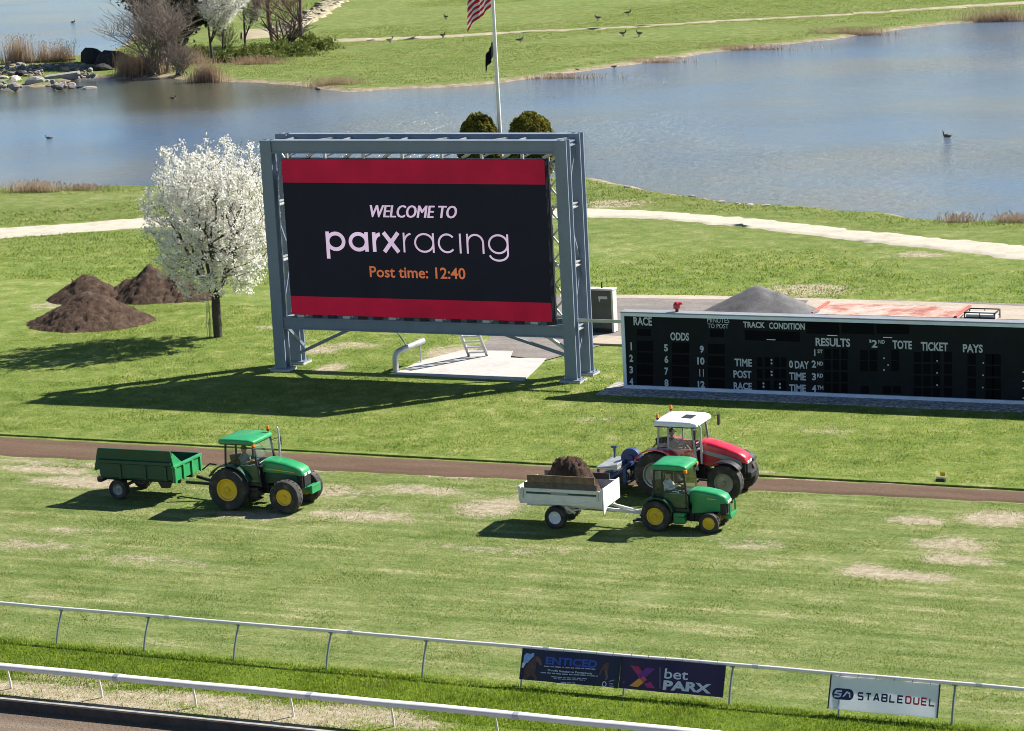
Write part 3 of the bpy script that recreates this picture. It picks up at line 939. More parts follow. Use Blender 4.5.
# hangers above and below the screen, lattice at its two ends
for i in range(14):
    x = SX0 + .15 + i * .94
    m = MB(off)
    if i % 2: m.bar((x, SY + .35, SZ1), (x + .42, FY + .5, 9.80), .13, .13)
    else: m.bar((x, SY + .25, SZ1), (x, SY + .25, 9.79), .11, .12)
    m.bar((x - .1, SY + .5, SZ1 + .02), (x + .75, RY - .2, 9.95), .07, .07)
    m.build('hanger', M['galv'], board)
for i in range(17):
    x = SX0 + .3 + i * .75
    m = MB(off)
    m.box(x, x + .34, FY + .16, SY + .3, 2.452, SZ0 - .002)
    m.build('bearing_pad', M['darkmetal'] if i % 3 else M['galv'], board)
def lattice(xa, xb, y):
    m = MB(off)
    m.box(xa - .03, xa + .03, y - .03, y + .03, SZ0, 9.77)
    m.build('lattice_post', M['galv'], board)
    z = SZ0
    s_ = 0
    while z < 9.6:
        z2 = min(z + .52, 9.75)
        m = MB(off)
        m.bar((xa if s_ else xb, y, z), (xb if s_ else xa, y, z2), .07, .07)
        m.build('lattice_brace', M['galv'], board)
        z, s_ = z2, 1 - s_
    for z in (2.66, 4.9, 7.4, 9.2):
        m = MB(off)
        m.box(xa, xb, y + .03, y + .16, z, z + .13)
        m.build('lattice_bracket', M['galv'], board)
lattice(SX1 + .05, BX1 - .57, SY + .35)
lattice(SX0 - .06, BX0 + .57, SY + .6)
for a, b_ in (((BX0 + .5, RY - .25, .55), (-53.2, FY + .40, 2.0)), ((BX1 - .45, RY - .1, .7), (BX1 - 3.9, FY + .45, 2.05)), ((BX1 - .5, FY + .3, 1.35), (BX1 - 1.6, FY + .45, 2.0)), ((BX0 + .5, FY + .45, 1.9), (BX0 + .6, RY + .05, .9))):
    m = MB(off)
    m.bar(a, b_, .13, .13)
    m.build('knee_brace', M['steel'] if b_[0] < -50 or a[2] < 1 else M['galv'], board)
m = MB(off)
ya = 101.98
za = float(aty(600, 321, ya)[2])
m.box(BX1 + .02, -40.06, ya - .10, ya + .10, za - .05, za + .01)
m.box(BX1 + .02, -40.06, ya - .10, ya - .07, za + .012, za + .09)
m.build('cable_tray', M['galv'], board)

# ladder, bent duct under the board
def simple(name, label, cat, loc): return thing(name, label, cat, loc)
la = np.array([*at(469.5, 357.5)[:2], .06])
lb = np.array([*at(487.5, 357)[:2], .06])
lad = thing('ladder', 'short galvanised ladder from the concrete pad up behind the screen', 'ladder', tuple((la + lb) / 2))
lo = tuple((la + lb) / 2)
tilt = np.array([-.12, -1.55, 2.6])
for p in (la, lb):
    m = MB(lo)
    m.bar(p, p + tilt, .09, .12, (1, 0, 0))
    m.build('side_rail', M['galv'], lad)
for i in range(9):
    m = MB(lo)
    f = (i + .7) / 9.4
    m.bar(la + tilt * f, lb + tilt * f, .14, .06)
    m.build('rung', M['galv'], lad)
d0 = at(396, 372)
d1 = at(421, 363.5)
du = thing('cable_duct', 'bent grey cable duct rising from the grass beside the concrete pad', 'duct', tuple(d0))
m = MB(d0)
m.tube([d0 + [0, 0, -.1], d0 + [0, 0, .62], d0 + [.04, .03, .80], d0 + [.14, .08, .93], d0 + [.32, .18, 1.0], d1 + [.12, .1, 1.02]], .13, 10)
m.build('duct', M['galv'], du, smooth=True)
m = MB(d0)
m.cyl(d1 + [0, 0, -.05], d1 + [0, 0, .95], .035, n=8)
m.build('stand', M['galv'], du)
m = MB(d0)
cp = (d0 + d1) / 2
m.cyl(cp + [0, 0, .95], (cp[0], FY + .55, 2.0), .03, n=8)
m.build('conduit', M['steel'], du)

# ------------------------------------------------------------------ tote board
TX0, TX1, TY, TZ0, TZ1 = -40.05, -19.5, 100.9, 0.055, 3.25
toff = (-30, 101.5, 0)
tote = thing('tote_board', 'long low black tote board with white lettering and pale blue trim', 'tote board', toff)
m = MB(toff)
m.box(TX0 + .02, TX1, TY, TY + .5, TZ0, TZ1 - .02)
m.build('cabinet', M['toteface'], tote)
m = MB(toff)
m.box(TX0, TX1, TY - .05, TY - .002, TZ1 - .13, TZ1)
m.box(TX0, TX1, TY - .09, TY - .002, TZ0 - .03, TZ0 + .13)
m.box(TX0, TX0 + .15, TY - .05, TY - .002, TZ0 + .12, TZ1 - .13)
m.build('trim', M['totetrim'], tote)
m = MB(toff)
m.box(TX0 - .02, TX1, TY - .02, TY + .54, TZ1 + .001, TZ1 + .05)
m.build('roof_cap', M['greypanel'], tote)
m = MB(toff)
m.box(TX0 - .75, TX1, TY - 1.30, TY + 1.0, -.2, .05)
m.build('plinth', M['speckle'], tote, bevel=.015)
def z5(x, y): return (600 + x / 4.452, 270 + y / 4.452)
def z6(x, y): return (800 + x / 4.571, 270 + y / 4.571)
def tpos(p):
    q = aty(p[0], p[1], TY)
    return q[0], q[2]
SLP = 0.045
def tbox(x0, x1, yt, yb):
    """pixel box at its left end -> metres on the tote face"""
    a0, b0 = tpos((x0, yb))
    _, b1 = tpos((x0, yt))
    a1, _ = tpos((x1, yb + SLP * (x1 - x0)))
    return a0, a1, b0, b1
def put_t(a, b, k=0): return (a, TY - .006 - .001 * k, b)
TT = [('RACE', z5, 150, 232, 208, 246, .03), ('ODDS', z5, 314, 397, 277, 313, .03), ('MINUTES', z5, 478, 576, 212, 233, .0), ('TO POST', z5, 480, 572, 238, 258, .0), ('TRACK', z5, 638, 735, 229, 256, .03), ('CONDITION', z5, 753, 912, 233, 262, .03),
      ('1', z5, 137, 143, 322, 357, .0), ('2', z5, 132, 148, 376, 409, .04), ('3', z5, 132, 148, 428, 460, .04), ('4', z5, 132, 149, 480, 512, .04),
      ('5', z5, 286, 303, 330, 362, .04), ('6', z5, 288, 305, 381, 414, .04), ('7', z5, 288, 305, 434, 467, .04), ('8', z5, 288, 306, 486, 517, .04),
      ('9', z5, 445, 463, 336, 369, .04), ('10', z5, 434, 466, 388, 421, .04), ('11', z5, 443, 463, 441, 474, .01), ('12', z5, 436, 467, 493, 524, .04),
      ('TIME', z5, 600, 677, 394, 428, .03), ('POST', z5, 595, 675, 446, 480, .03), ('RACE', z5, 596, 677, 499, 531, .03),
      (':', z5, 760, 768, 396, 420, .05), (':', z5, 760, 769, 448, 472, .05), (':', z5, 724, 733, 500, 524, .05), (':', z5, 797, 806, 503, 528, .05),
      ('0', z5, 842, 860, 402, 436, .03), ('DAY', z5, 868, 931, 404, 438, .03), ('TIME', z5, 843, 917, 455, 489, .03), ('TIME', z5, 843, 917, 508, 541, .03),
      ('RESULTS', z6, 72, 230, 309, 347, .03), ('1', z6, 65, 71, 362, 393, .0), ('ST', z6, 80, 104, 363, 380, .03), ('2', z6, 54, 74, 413, 446, .03), ('ND', z6, 79, 106, 418, 436, .03), ('3', z6, 55, 74, 471, 504, .03), ('RD', z6, 79, 106, 473, 491, .03), ('4', z6, 55, 75, 525, 557, .03), ('TH', z6, 79, 107, 528, 546, .03),
      ("'2", z6, 318, 354, 318, 354, .03), ('ND', z6, 359, 388, 319, 336, .03), ('TOTE', z6, 424, 512, 321, 360, .03), ('TICKET', z6, 553, 677, 328, 368, .03), ('PAYS', z6, 745, 836, 338, 376, .03)]
for body, zf, x0, x1, yt, yb, bold in TT:
    a = zf(x0, yt)
    b_ = zf(x1, yb)
    A0, A1, B0, B1 = tbox(a[0], b_[0], a[1], b_[1])
    m = MB(toff)
    letter(m, body, A0, A1, B0, B1, put_t, bold)
    m.build('lettering', M['totetext'], tote)
m = MB(toff)
dots = [z6(*p) for p in ((384, 403), (384, 457), (403, 434), (627, 415), (627, 470), (627, 526), (645, 586), (838, 425), (837, 481), (836, 537), (836, 592), (1021, 467), (1021, 508), (1021, 540), (1021, 585))]
for d in dots:
    a, b_ = tpos(d)
    m.add([put_t(a + .035 * math.cos(t_), b_ + .035 * math.sin(t_), 1) for t_ in np.linspace(0, 6.283, 9)[:-1]], [tuple(range(8))])
m.build('decimal_points', M['totetext'], tote)
WIN = [(z5, 165, 228, 262, 292)] + [(z5, 166, 238, y, y + 46) for y in (314, 366, 418, 470)] + [(z5, 322, 398, y, y + 46) for y in (322, 375, 427, 479)] + [(z5, 482, 556, y, y + 44) for y in (328, 381, 433, 485)] + [(z5, 490, 552, 264, 298), (z5, 645, 890, 268, 312)]
WIN += [(z5, x, x + 24, y, y + 42) for y in (388, 440, 492) for x in (700, 734, 776, 806)]
WIN += [(z6, x, x + 30, y, y + 46) for y in (360, 412, 466, 518) for x in (112, 150, 188)]
WIN += [(z6, x, x + 36, y, y + 46) for y in (366, 416) for x in (276, 318, 418)] + [(z6, x, x + 38, 530, 564) for x in (278, 378, 424)]
WIN += [(z6, x, x + 36, y, y + 46) for y in (374, 428, 482, 538) for x in (520, 564, 606, 660)] + [(z6, x, x + 38, y, y + 48) for y in (384, 438, 494, 548) for x in (766, 848, 880)]
WIN += [(z6, x, x + 150, 238, 290) for x in (30, 190, 350)]
for zf, x0, x1, yt, yb in WIN:
    a, b_ = zf(x0, yt), zf(x1, yb)
    A0, A1, B0, B1 = tbox(a[0], b_[0], a[1], b_[1])
    m = MB(toff)
    m.box(A0, A1, TY - .004, TY + .01, B0, B1)
    m.build('digit_window', M['totewin'], tote)
m = MB(toff)
for p0, w_ in ((z5(742, 308), 9), (z6(125, 297), 10), (z6(380, 306), 9)):
    a, b_ = tpos(p0)
    m.box(a, a + w_ / 24., TY - .006, TY - .0045, b_ - .03, b_)
m.build('panel_seam', M['totetrim'], tote)

# beacon on the tote roof
bp = aty(677, 311, 101.2)
bl = (bp[0], 101.2, TZ1 + .05)
be = thing('warning_beacon', 'small red warning beacon standing on top of the tote board', 'beacon', bl)
m = MB(bl); m.cyl(bl, (bl[0], bl[1], bl[2] + .14), .07, n=12); m.build('base', M['black'], be)
m = MB(bl); m.tube([(bl[0], bl[1], bl[2] + .14), (bl[0], bl[1], bl[2] + .30), (bl[0], bl[1], bl[2] + .38), (bl[0], bl[1], bl[2] + .42)], [.15, .15, .11, .03], 14); m.build('dome', M['red'], be, smooth=True)
m = MB(bl); m.box(bl[0] + .06, bl[0] + .24, bl[1] - .05, bl[1] + .05, bl[2] + .30, bl[2] + .40); m.build('horn', M['red'], be, bevel=.02)

# equipment cabinet
cl = (-45.4, 112.6, 0.04)
ca = thing('equipment_cabinet', 'dark green metal equipment cabinet with pale edges behind the steel frame', 'cabinet', cl)
m = MB(cl); m.box(-46.02, -44.92, 112.0, 112.45, .22, 2.02); m.build('body', M['cabgreen'], ca, bevel=.02)
m = MB(cl); m.box(-46.06, -44.80, 111.95, 112.5, 2.022, 2.10); m.box(-44.915, -44.82, 111.97, 112.48, .06, 2.02); m.build('trim', M['cabtrim'], ca, bevel=.015)
m = MB(cl); m.box(-46.0, -44.93, 112.05, 112.4, .05, .22); m.build('plinth', M['darkmetal'], ca)
m = MB(cl); m.box(-45.55, -45.1, 111.985, 112.0, 1.62, 1.75); m.box(-45.52, -45.46, 111.985, 112.0, 1.50, 1.62); m.build('handle', M['galv'], ca)
m = MB(cl); m.cyl((-45.45, 112.25, 2.08), (-45.45, 112.25, 2.38), .05, .02, 8); m.build('aerial', M['darkmetal'], ca)

# flat platform and cage frame behind the tote board
fl = (-33.4, 118.9, 0)
fp = thing('platform', 'low flat steel platform with peeling red and white top', 'platform', fl)
mt, t, b = newmat('peeling_red')
oc = objc(t)
t.links.new(ramp(t, noise(t, oc, .9, 6, .75), [(.40, (.46, .39, .33)), (.50, (.43, .28, .22)), (.60, (.34, .12, .085)), (.7, (.25, .08, .06))]), b.inputs['Base Color'])
b.inputs['Roughness'].default_value = .7
m = MB(fl); m.box(-36.9, -29.9, 116.9, 119.7, .12, .22); m.build('deck', mt, fp, bevel=.03)
m = MB(fl); m.box(-36.9, -36.75, 116.9, 119.7, .222, .30); m.box(-30.05, -29.9, 116.9, 119.7, .222, .30); m.build('end_rail', mk('faded_red', (.40, .10, .075), .6, 0, .3, 3, .2), fp, bevel=.02)
for x in (-36.5, -33.4, -30.3):
    for y in (117.2, 119.4):
        m = MB(fl); m.box(x - .1, x + .1, y - .1, y + .1, 0, .12); m.build('leg', M['darkmetal'], fp)
cg = (-28.9, 117.6, 0)
cf = thing('tube_frame', 'dark steel tube frame standing beside the flat platform', 'frame', cg)
for x in (-29.6, -28.2):
    m = MB(cg)
    for y in (117.1, 118.1): m.cyl((x, y, 0), (x, y, .46), .03, n=8)
    m.cyl((x, 117.1, .44), (x, 118.1, .44), .03, n=8)
    m.build('end_frame', M['darkmetal'], cf)
for y in (117.1, 118.1):
    m = MB(cg)
    m.bar((-28.9, y, .2), (-28.9, y, .44), .03, .03)
    m.cyl((-29.6, y, .44), (-28.2, y, .44), .03, n=8)
    m.cyl((-29.6, y, .2), (-28.2, y, .2), .03, n=8)
    m.build('rail', M['darkmetal'], cf)
m = MB(cg); m.box(-29.55, -28.25, 117.15, 118.05, .05, .35); m.build('tray', M['cabtrim'], cf, bevel=.02)

# small marker and valve box on the dirt strip edge
vp = at(941, 482)
vb = thing('valve_box', 'small black valve box with a yellow marker beside the dirt strip', 'valve box', tuple(vp))
m = MB(vp); m.box(vp[0] - .16, vp[0] + .16, vp[1] - .12, vp[1] + .12, 0, .14); m.build('lid', M['black'], vb, bevel=.02)
m = MB(vp); m.cyl((vp[0], vp[1] + .3, 0), (vp[0], vp[1] + .3, .22), .012, n=6); m.box(vp[0] - .10, vp[0] + .08, vp[1] + .295, vp[1] + .305, .14, .28); m.build('marker', M['yellow'], vb)

# ------------------------------------------------------------------ soil and stone heaps
def heap(name, label, mat, c, peaks, res=0.16, skirt=-.12, rough=.12, seed=1, base=0.0, cap=99.0, parent=None, cat='soil heap', kind=None):
    """peaks: (dx, dy, rx, ry, height, rotation)"""
    ext = max(max(abs(p[0]) + p[2], abs(p[1]) + p[3]) for p in peaks) + .6
    n = int(2 * ext / res)
    ax = np.linspace(-ext, ext, n)
    X, Y = np.meshgrid(ax, ax, indexing='ij')
    Z = np.full(X.shape, -1.0)
    P = np.stack([X.ravel() + c[0], Y.ravel() + c[1]], 1)
    for dx, dy, rx, ry, h, rot in peaks:
        a = math.radians(rot)
        u_ = (X - dx) * math.cos(a) + (Y - dy) * math.sin(a)
        v_ = -(X - dx) * math.sin(a) + (Y - dy) * math.cos(a)
        r_ = np.sqrt((u_ / rx) ** 2 + (v_ / ry) ** 2)
        Z = np.maximum(Z, h * (1.05 - r_ - .04 * np.exp(-(r_ / .05) ** 2)))
    Z = np.where(Z > cap - .25, cap - .25 + .25 * np.tanh((Z - cap + .25) / .5), Z)
    nz = (wob(P, 1.3, seed) * .5 + wob(P, 3.5, seed + 1) * .3 + wob(P, 9, seed + 2) * .25).reshape(X.shape)
    Z = Z + nz * rough * np.clip(Z + .6, 0, 1)
    Z += np.random.default_rng(seed).normal(0, rough * .30, Z.shape) * (Z > -.1)
    r2 = np.random.default_rng(seed + 5)
    for _ in range(0 if rough < .5 else 140):            # clods that rolled to the foot of the heap
        a_ = r2.uniform(0, 6.283)
        pk_ = peaks[r2.integers(len(peaks))]
        q_ = r2.uniform(.85, 1.18)
        cx_, cy_, cr_ = pk_[0] + math.cos(a_) * pk_[2] * q_, pk_[1] + math.sin(a_) * pk_[3] * q_, r2.uniform(.17, .26)
        Z = np.maximum(Z, np.where((X - cx_) ** 2 + (Y - cy_) ** 2 < cr_ ** 2, np.maximum(Z, -.04) + cr_ * .45, -1))
    i, j = np.meshgrid(np.arange(n - 1), np.arange(n - 1), indexing='ij')
    q = (i * n + j).ravel()
    Fq = np.stack([q, q + n, q + n + 1, q + 1], 1)
    zz = Z.ravel()
    Fq = Fq[(zz[Fq] > skirt).all(1)]
    used = np.unique(Fq)
    mp = np.full(n * n, -1)
    mp[used] = np.arange(len(used))
    V = np.column_stack([X.ravel(), Y.ravel(), np.maximum(zz, -.15)])[used]
    o = bulk(name, V, mp[Fq], mat, parent, smooth=True, nper=4)
    o.location = (c[0], c[1], base)
    return tag(o, label, cat)
g1 = 'heaps of dug soil beside the blossom tree'
for nm, px, pk, lb, sd_ in (('a', (92, 322), [(.1, -.2, 3.0, 2.4, 1.58, 10), (-1.5, -.4, 1.7, 1.5, .65, 0), (1.5, .5, 1.6, 1.5, .75, 0)], 'nearest heap of brown soil in front of the other two on the grass', 11),
                            ('b', (88, 298), [(0, 0, 2.1, 1.9, 1.30, 0), (1.2, -.2, 1.6, 1.3, .75, 0)], 'smallest heap of brown soil behind the nearest heap, farthest left', 14),
                            ('c', (152, 297), [(0, 0, 2.1, 2.1, 1.7, 0), (1.3, .2, 1.9, 1.7, 1.25, 0), (-1.3, -.2, 1.5, 1.5, .95, 0), (2.4, .1, 1.5, 1.2, .75, 0)], 'dark lumpy soil heap nearest the white blossom tree', 17)):
    tag(heap('soil_heap', lb, M['soil'], at(*px), pk, seed=sd_, rough=.15, res=.10), group=g1)
heap('stone_heap', 'grey crushed stone heap behind the tote board', M['stonepile'], (-39.6, 117.3), [(0, 0, 2.9, 2.1, 1.42, 8), (.9, 0, 2.4, 1.9, 1.15, 0)], seed=31, rough=.05, cat='stone heap')

# ------------------------------------------------------------------ people (seated drivers)
def skinned(name, V, E, R, mat, parent=None, sub=2, root=0):
    me = bpy.data.meshes.new(name)
    me.from_pydata([tuple(v) for v in V], E, [])
    o = bpy.data.objects.new(name, me)
    COL.objects.link(o)
    md = o.modifiers.new('skin', 'SKIN')
    md.use_smooth_shade = True
    sv = me.skin_vertices[0].data
    for i, r in enumerate(R):
        sv[i].radius = (r, r) if not isinstance(r, tuple) else r
        sv[i].use_root = (i == root)
    s2 = o.modifiers.new('sub', 'SUBSURF')
    s2.levels = s2.render_levels = sub
    dg = bpy.context.evaluated_depsgraph_get()
    out = bpy.data.meshes.new_from_object(o.evaluated_get(dg))
    bpy.data.objects.remove(o)
    bpy.data.meshes.remove(me)
    out.name = name
    out.materials.clear()
    return link(name, out, mat, parent)

def driver(label, loc, rz, shirt, sleeves_long, turn=0.0, cap=True, reach=0.42):
    """seated person facing +x, hips at the origin"""
    p = thing('person', label, 'person', loc, rz)
    V, E, R = [], [], []
    def add(pt, r, par=None):
        V.append(pt); R.append(r)
        if par is not None: E.append((par, len(V) - 1))
        return len(V) - 1
    pel = add((0, 0, .09), .135)
    sp1 = add((.0, 0, .24), .125, pel)
    sp2 = add((-.02, 0, .40), .145, sp1)
    ch = add((-.01, 0, .50), .12, sp2)
    nk = add((.01, 0, .575), .058, ch)
    ct, st_ = math.cos(turn), math.sin(turn)
    def hd(x, y, z): return (.03 + x * ct - y * st_, x * st_ + y * ct, z)
    h1 = add(hd(.0, 0, .655), .078, nk)
    h2 = add(hd(.0, 0, .735), .098, h1)
    h3 = add(hd(-.01, 0, .80), .082, h2)
    add(hd(.115, 0, .70), .016, h2)                      # nose
    for s in (-1, 1): add(hd(-.01, .105 * s, .715), .018, h2)   # ears
    for s in (-1, 1):
        sh = add((-.01, .175 * s, .485), .070, ch)
        el = add((.13, .25 * s, .26), .048, sh)
        wr = add((reach - .07, .15 * s, .34), .034, el)
        pa = add((reach, .13 * s, .36), .038, wr)
        for k in range(4):
            f1 = add((reach + .045, (.10 + .022 * k) * s, .385 - .004 * k), .010, pa)
            f2 = add((reach + .075, (.10 + .022 * k) * s, .365 - .004 * k), .0095, f1)
            add((reach + .068, (.10 + .022 * k) * s, .335), .009, f2)
        t1 = add((reach + .01, (.085) * s, .385), .011, pa)
        add((reach + .045, .075 * s, .375), .010, t1)
    for s in (-1, 1):
        hp = add((.03, .09 * s, .06), .095, pel)
        kn = add((.42, .12 * s, .12), .068, hp)
        an = add((.50, .12 * s, -.27), .044, kn)
        add((.64, .13 * s, -.31), .036, an)
    skinned('body', V, E, R, M['skin'], p)
    # clothes over the body
    V, E, R = [], [], []
    a = add((0, 0, .07), .148); b = add((0, 0, .24), .142, a); c = add((-.02, 0, .40), .162, b); d = add((-.01, 0, .505), .132, c); add((.005, 0, .55), .075, d)
    for s in (-1, 1):
        sh = add((-.01, .18 * s, .485), .088, d)
        el = add((.13, .25 * s, .26), .064, sh)
        if sleeves_long: add((reach - .09, .155 * s, .335), .050, el)
    skinned('shirt', V, E, R, shirt, p)
    V, E, R = [], [], []
    a = add((0, 0, .07), .150)
    for s in (-1, 1):
        hp = add((.05, .09 * s, .06), .110, a); kn = add((.42, .12 * s, .12), .082, hp); add((.495, .12 * s, -.24), .060, kn)
    skinned('trousers', V, E, R, M['jeans'], p)
    m = MB()
    m.tube([hd(-.01, 0, .765), hd(-.012, 0, .81), hd(-.015, 0, .855), hd(-.015, 0, .885)], [.112, .110, .082, .03], 14)
    if cap: m.add([hd(.08, -.08, .785), hd(.08, .08, .785), hd(.20, .055, .77), hd(.20, -.055, .77), hd(.08, -.08, .797), hd(.08, .08, .797), hd(.20, .055, .78), hd(.20, -.055, .78)],
                  [(0, 1, 2, 3), (7, 6, 5, 4), (0, 4, 5, 1), (1, 5, 6, 2), (2, 6, 7, 3), (3, 7, 4, 0)])
    m.build('cap' if cap else 'hair', M['cap'] if cap else M['bark'], p, smooth=True)
    for s in (-1, 1):
        m = MB(); q = Vector(hd(.088, .038 * s, .735)); m.cyl(q, q + Vector((.012 * ct, .012 * st_, 0)), .011, n=8); m.build('eye', M['black'], p)
    m = MB(); m.bar(hd(.078, -.028, .665), hd(.078, .028, .665), .012, .012); m.build('mouth', mk('lips', (.30, .12, .10), .5), p)
    return p

# ------------------------------------------------------------------ wheels
def wheel(root, x, y, r, wd, rr, rim, out, lugs=26, dish=.06):
    """out: +1 / -1, the side on which the rim shows"""
    hb = MB()
    hb.cyl((x, y - wd * .30, r), (x, y + wd * .30, r), rr * .34, n=14)
    hb.cyl((x, y + out * wd * .30, r), (x, y + out * wd * .42, r), rr * .20, rr * .17, n=12)
    for k in range(8):
        a = k * math.pi / 4
        hb.cyl((x + math.cos(a) * rr * .27, y + out * wd * .30, r + math.sin(a) * rr * .27), (x + math.cos(a) * rr * .27, y + out * wd * .335, r + math.sin(a) * rr * .27), .018, n=6)
    h = hb.build('wheel', rim, root, smooth=True)
    hw = wd / 2
    t = MB()
    s = r - rr
    t.revolve([(-hw * .78, rr), (-hw * .96, rr + s * .25), (-hw, rr + s * .55), (-hw * .90, r - s * .12), (-hw * .70, r - .018), (0, r - .008), (hw * .70, r - .018), (hw * .90, r - s * .12), (hw, rr + s * .55), (hw * .96, rr + s * .25), (hw * .78, rr)], (x, y, r), 44)
    for k in range(lugs):
        for sd in (-1, 1):
            a = 2 * math.pi * (k + (.5 if sd > 0 else 0)) / lugs
            ps = []
            for (oy, da, rad) in ((.04 * hw, .05, r + .014), (.92 * hw, -.06, r - .03)):
                for w_ in (-1, 1):
                    for dr in (-.035, .0):
                        aa = a + da + w_ * .35 / lugs * 2
                        ps.append((x + (rad + dr) * math.cos(aa), y + sd * oy, r + (rad + dr) * math.sin(aa)))
            t.add(ps, [(0, 1, 3, 2), (4, 6, 7, 5), (0, 4, 5, 1), (2, 3, 7, 6), (0, 2, 6, 4), (1, 5, 7, 3)])
    t.build('tyre', M['rubber'], h, smooth=True)
    q = MB()
    i = out * hw
    q.revolve([(i * .80, rr * 1.03), (i * .90, rr * 1.02), (i * .86, rr * .93), (i * .55, rr * .86), (i * .42, rr * .62), (i * .58, rr * .36), (i * .58, rr * .02), (i * .30, rr * .02), (i * .30, rr * .6), (i * .1, rr * .85), (-i * .80, rr * .95), (-i * .80, rr * 1.03)], (x, y, r), 36)
    q.build('rim', rim, h, smooth=True)
    return h

def rrect(x, hw, z0, z1, c, n=3, dz=0.0):
    """rounded-top section across y at x"""
    pts = [(x, -hw, z0), (x, -hw, z1 - c)]
    for i in range(1, n + 1):
        a = math.pi / 2 * i / n
        pts.append((x, -hw + c * (1 - math.cos(a)), z1 - c + c * math.sin(a)))
    for i in range(n, -1, -1):
        a = math.pi / 2 * i / n
        pts.append((x, hw - c * (1 - math.cos(a)), z1 - c + c * math.sin(a)))
    pts.append((x, hw, z0))
    return pts

def tractor(name, label, loc, rz, c):
    g = thing(name, label, 'tractor', loc, rz)
    wb, rR, rF = c['wb'], c['rR'], c['rF']
    for s in (-1, 1):
        wheel(g, 0, s * c['tR'], rR, c['wR'], c['rimR'], c['rim'], s, 28)
        wheel(g, wb, s * c['tF'], rF, c['wF'], c['rimF'], c['rim'], s, 22)
    cw, cr, cf = c['cw'], c['cr'], c['cf']           # cab half width, rear x, front x
    zb, zw, zt = c['zb'], c['zw'], c['zt']           # cab floor, waist, window top
    hx0, hx1, hw = c['hx0'], c['hx1'], c['hw']
    # chassis: gearbox, engine, axles
    m = MB()
    m.box(-.35, hx0 + .1, -.26, .26, rR - .25, rR + .18)
    m.box(hx0 - .1, wb + .15, -.20, .20, rF - .10, rR + .05)
    m.cyl((0, -c['tR'] + .1, rR), (0, c['tR'] - .1, rR), .13, n=12)
    m.box(-.62, -.3, -.25, .25, rR - .3, rR - .05)
    m.build('chassis', M['darkmetal'], g, bevel=.03)
    m = MB()
    m.cyl((wb, -c['tF'] + .05, rF), (wb, c['tF'] - .05, rF), .075, n=10)
    m.box(wb - .12, wb + .12, -.18, .18, rF - .06, rF + .14)
    m.build('front_axle', c['axle'], g, bevel=.02)
    m = MB()
    m.box(-.95, -.3, -.05, .05, rR - .40, rR - .32)
    for s in (-1, 1): m.bar((-.3, s * .32, rR - .18), (-.95, s * .36, rR - .32), .06, .07)
    m.build('hitch', M['darkmetal'], g)
    # bonnet
    secs = []
    for (x, k, z1) in c['hood']:
        secs.append(rrect(x, hw * k, c['hz'](x), z1, min(.13, hw * .35)))
    m = MB(); m.loft(secs)
    hood = m.build('hood', c['hoodmat'], g, smooth=True)
    xs0, xs1 = hx0 + .05, hx1 - .20               # engine side panels
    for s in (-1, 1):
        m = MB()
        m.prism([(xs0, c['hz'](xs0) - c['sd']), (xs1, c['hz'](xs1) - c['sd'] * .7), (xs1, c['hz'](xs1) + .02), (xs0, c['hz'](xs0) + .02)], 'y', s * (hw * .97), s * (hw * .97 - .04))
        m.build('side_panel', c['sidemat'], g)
    if c.get('stripe'):
        for s in (-1, 1):
            m = MB()
            pts = c['stripe_pts']
            m.prism(pts, 'y', s * (hw * 1.0 + .002), s * (hw * 1.0 + .014))
            m.build('stripe', c['stripe'], hood)
    x, k, z1 = c['hood'][-1]
    m = MB(); m.box(hx1 - .02, hx1 + .03, -hw * k * .82, hw * k * .82, c['gz0'], z1 - .16)
    m.build('grille', M['black'], g, bevel=.015)
    m = MB(); m.box(hx1 - .22, hx1 - .015, -hw * .86, hw * .86, c['gz0'] - .02, c['hz'](hx1) + .02); m.build('nose', M['black'], g, bevel=.03)
    for s in (-1, 1):
        m = MB(); m.box(hx1 - .03, hx1 + .045, s * hw * k * .48 - .10, s * hw * k * .48 + .10, z1 - .17, z1 - .07); m.build('headlight', M['lamp'], g, bevel=.015)
    m = MB()
    for bx in c['bracket']: m.box(*bx)
    m.build('front_bracket', c['bracketmat'], g, bevel=.02)
    # cab: pillars, sills
    m = MB()
    pw = c['pw']
    bx = c['bx']
    lean = c['lean']
    for s in (-1, 1):
        y = s * cw
        yt = s * (cw - .03)
        m.bar((cr, y, zw - .15), (cr + .05, yt, zt), pw, pw, (0, 1, 0))
        m.bar((bx, y, zb + .2), (bx, yt, zt), pw, pw, (0, 1, 0))
        m.bar((cf + .02, y * .94, zb - .05), (cf - lean, yt * .97, zt), pw * 1.2, pw, (0, 1, 0))
        m.bar((cr, y, zw - .02), (bx, y, zw - .02), pw, pw)
        m.bar((bx, y, zb + .06), (cf, y * .95, zb + .02), pw, pw * 1.4)
        m.bar((cr + .05, yt, zt), (cf - lean, yt * .97, zt), pw, pw)
    for x, z, yy in ((cr, zw - .02, cw), (cr + .05, zt, cw - .03), (cf - lean, zt, cw * .95), (cf, zw - .02, cw * .94)):
        m.bar((x, -yy, z), (x, yy, z), pw, pw)
    m.build('cab_frame', c['frame'], g)
    def pane(nm, pts):
        mm = MB()
        p = [Vector(q) for q in pts]
        nn = (p[1] - p[0]).cross(p[2] - p[0]).normalized() * .006
        n = len(p)
        mm.add([q + nn for q in p] + [q - nn for q in p], [tuple(range(n)), tuple(range(2 * n - 1, n - 1, -1))] + [(i, i + n, (i + 1) % n + n, (i + 1) % n) for i in range(n)])
        mm.build(nm, M['glass'], g)
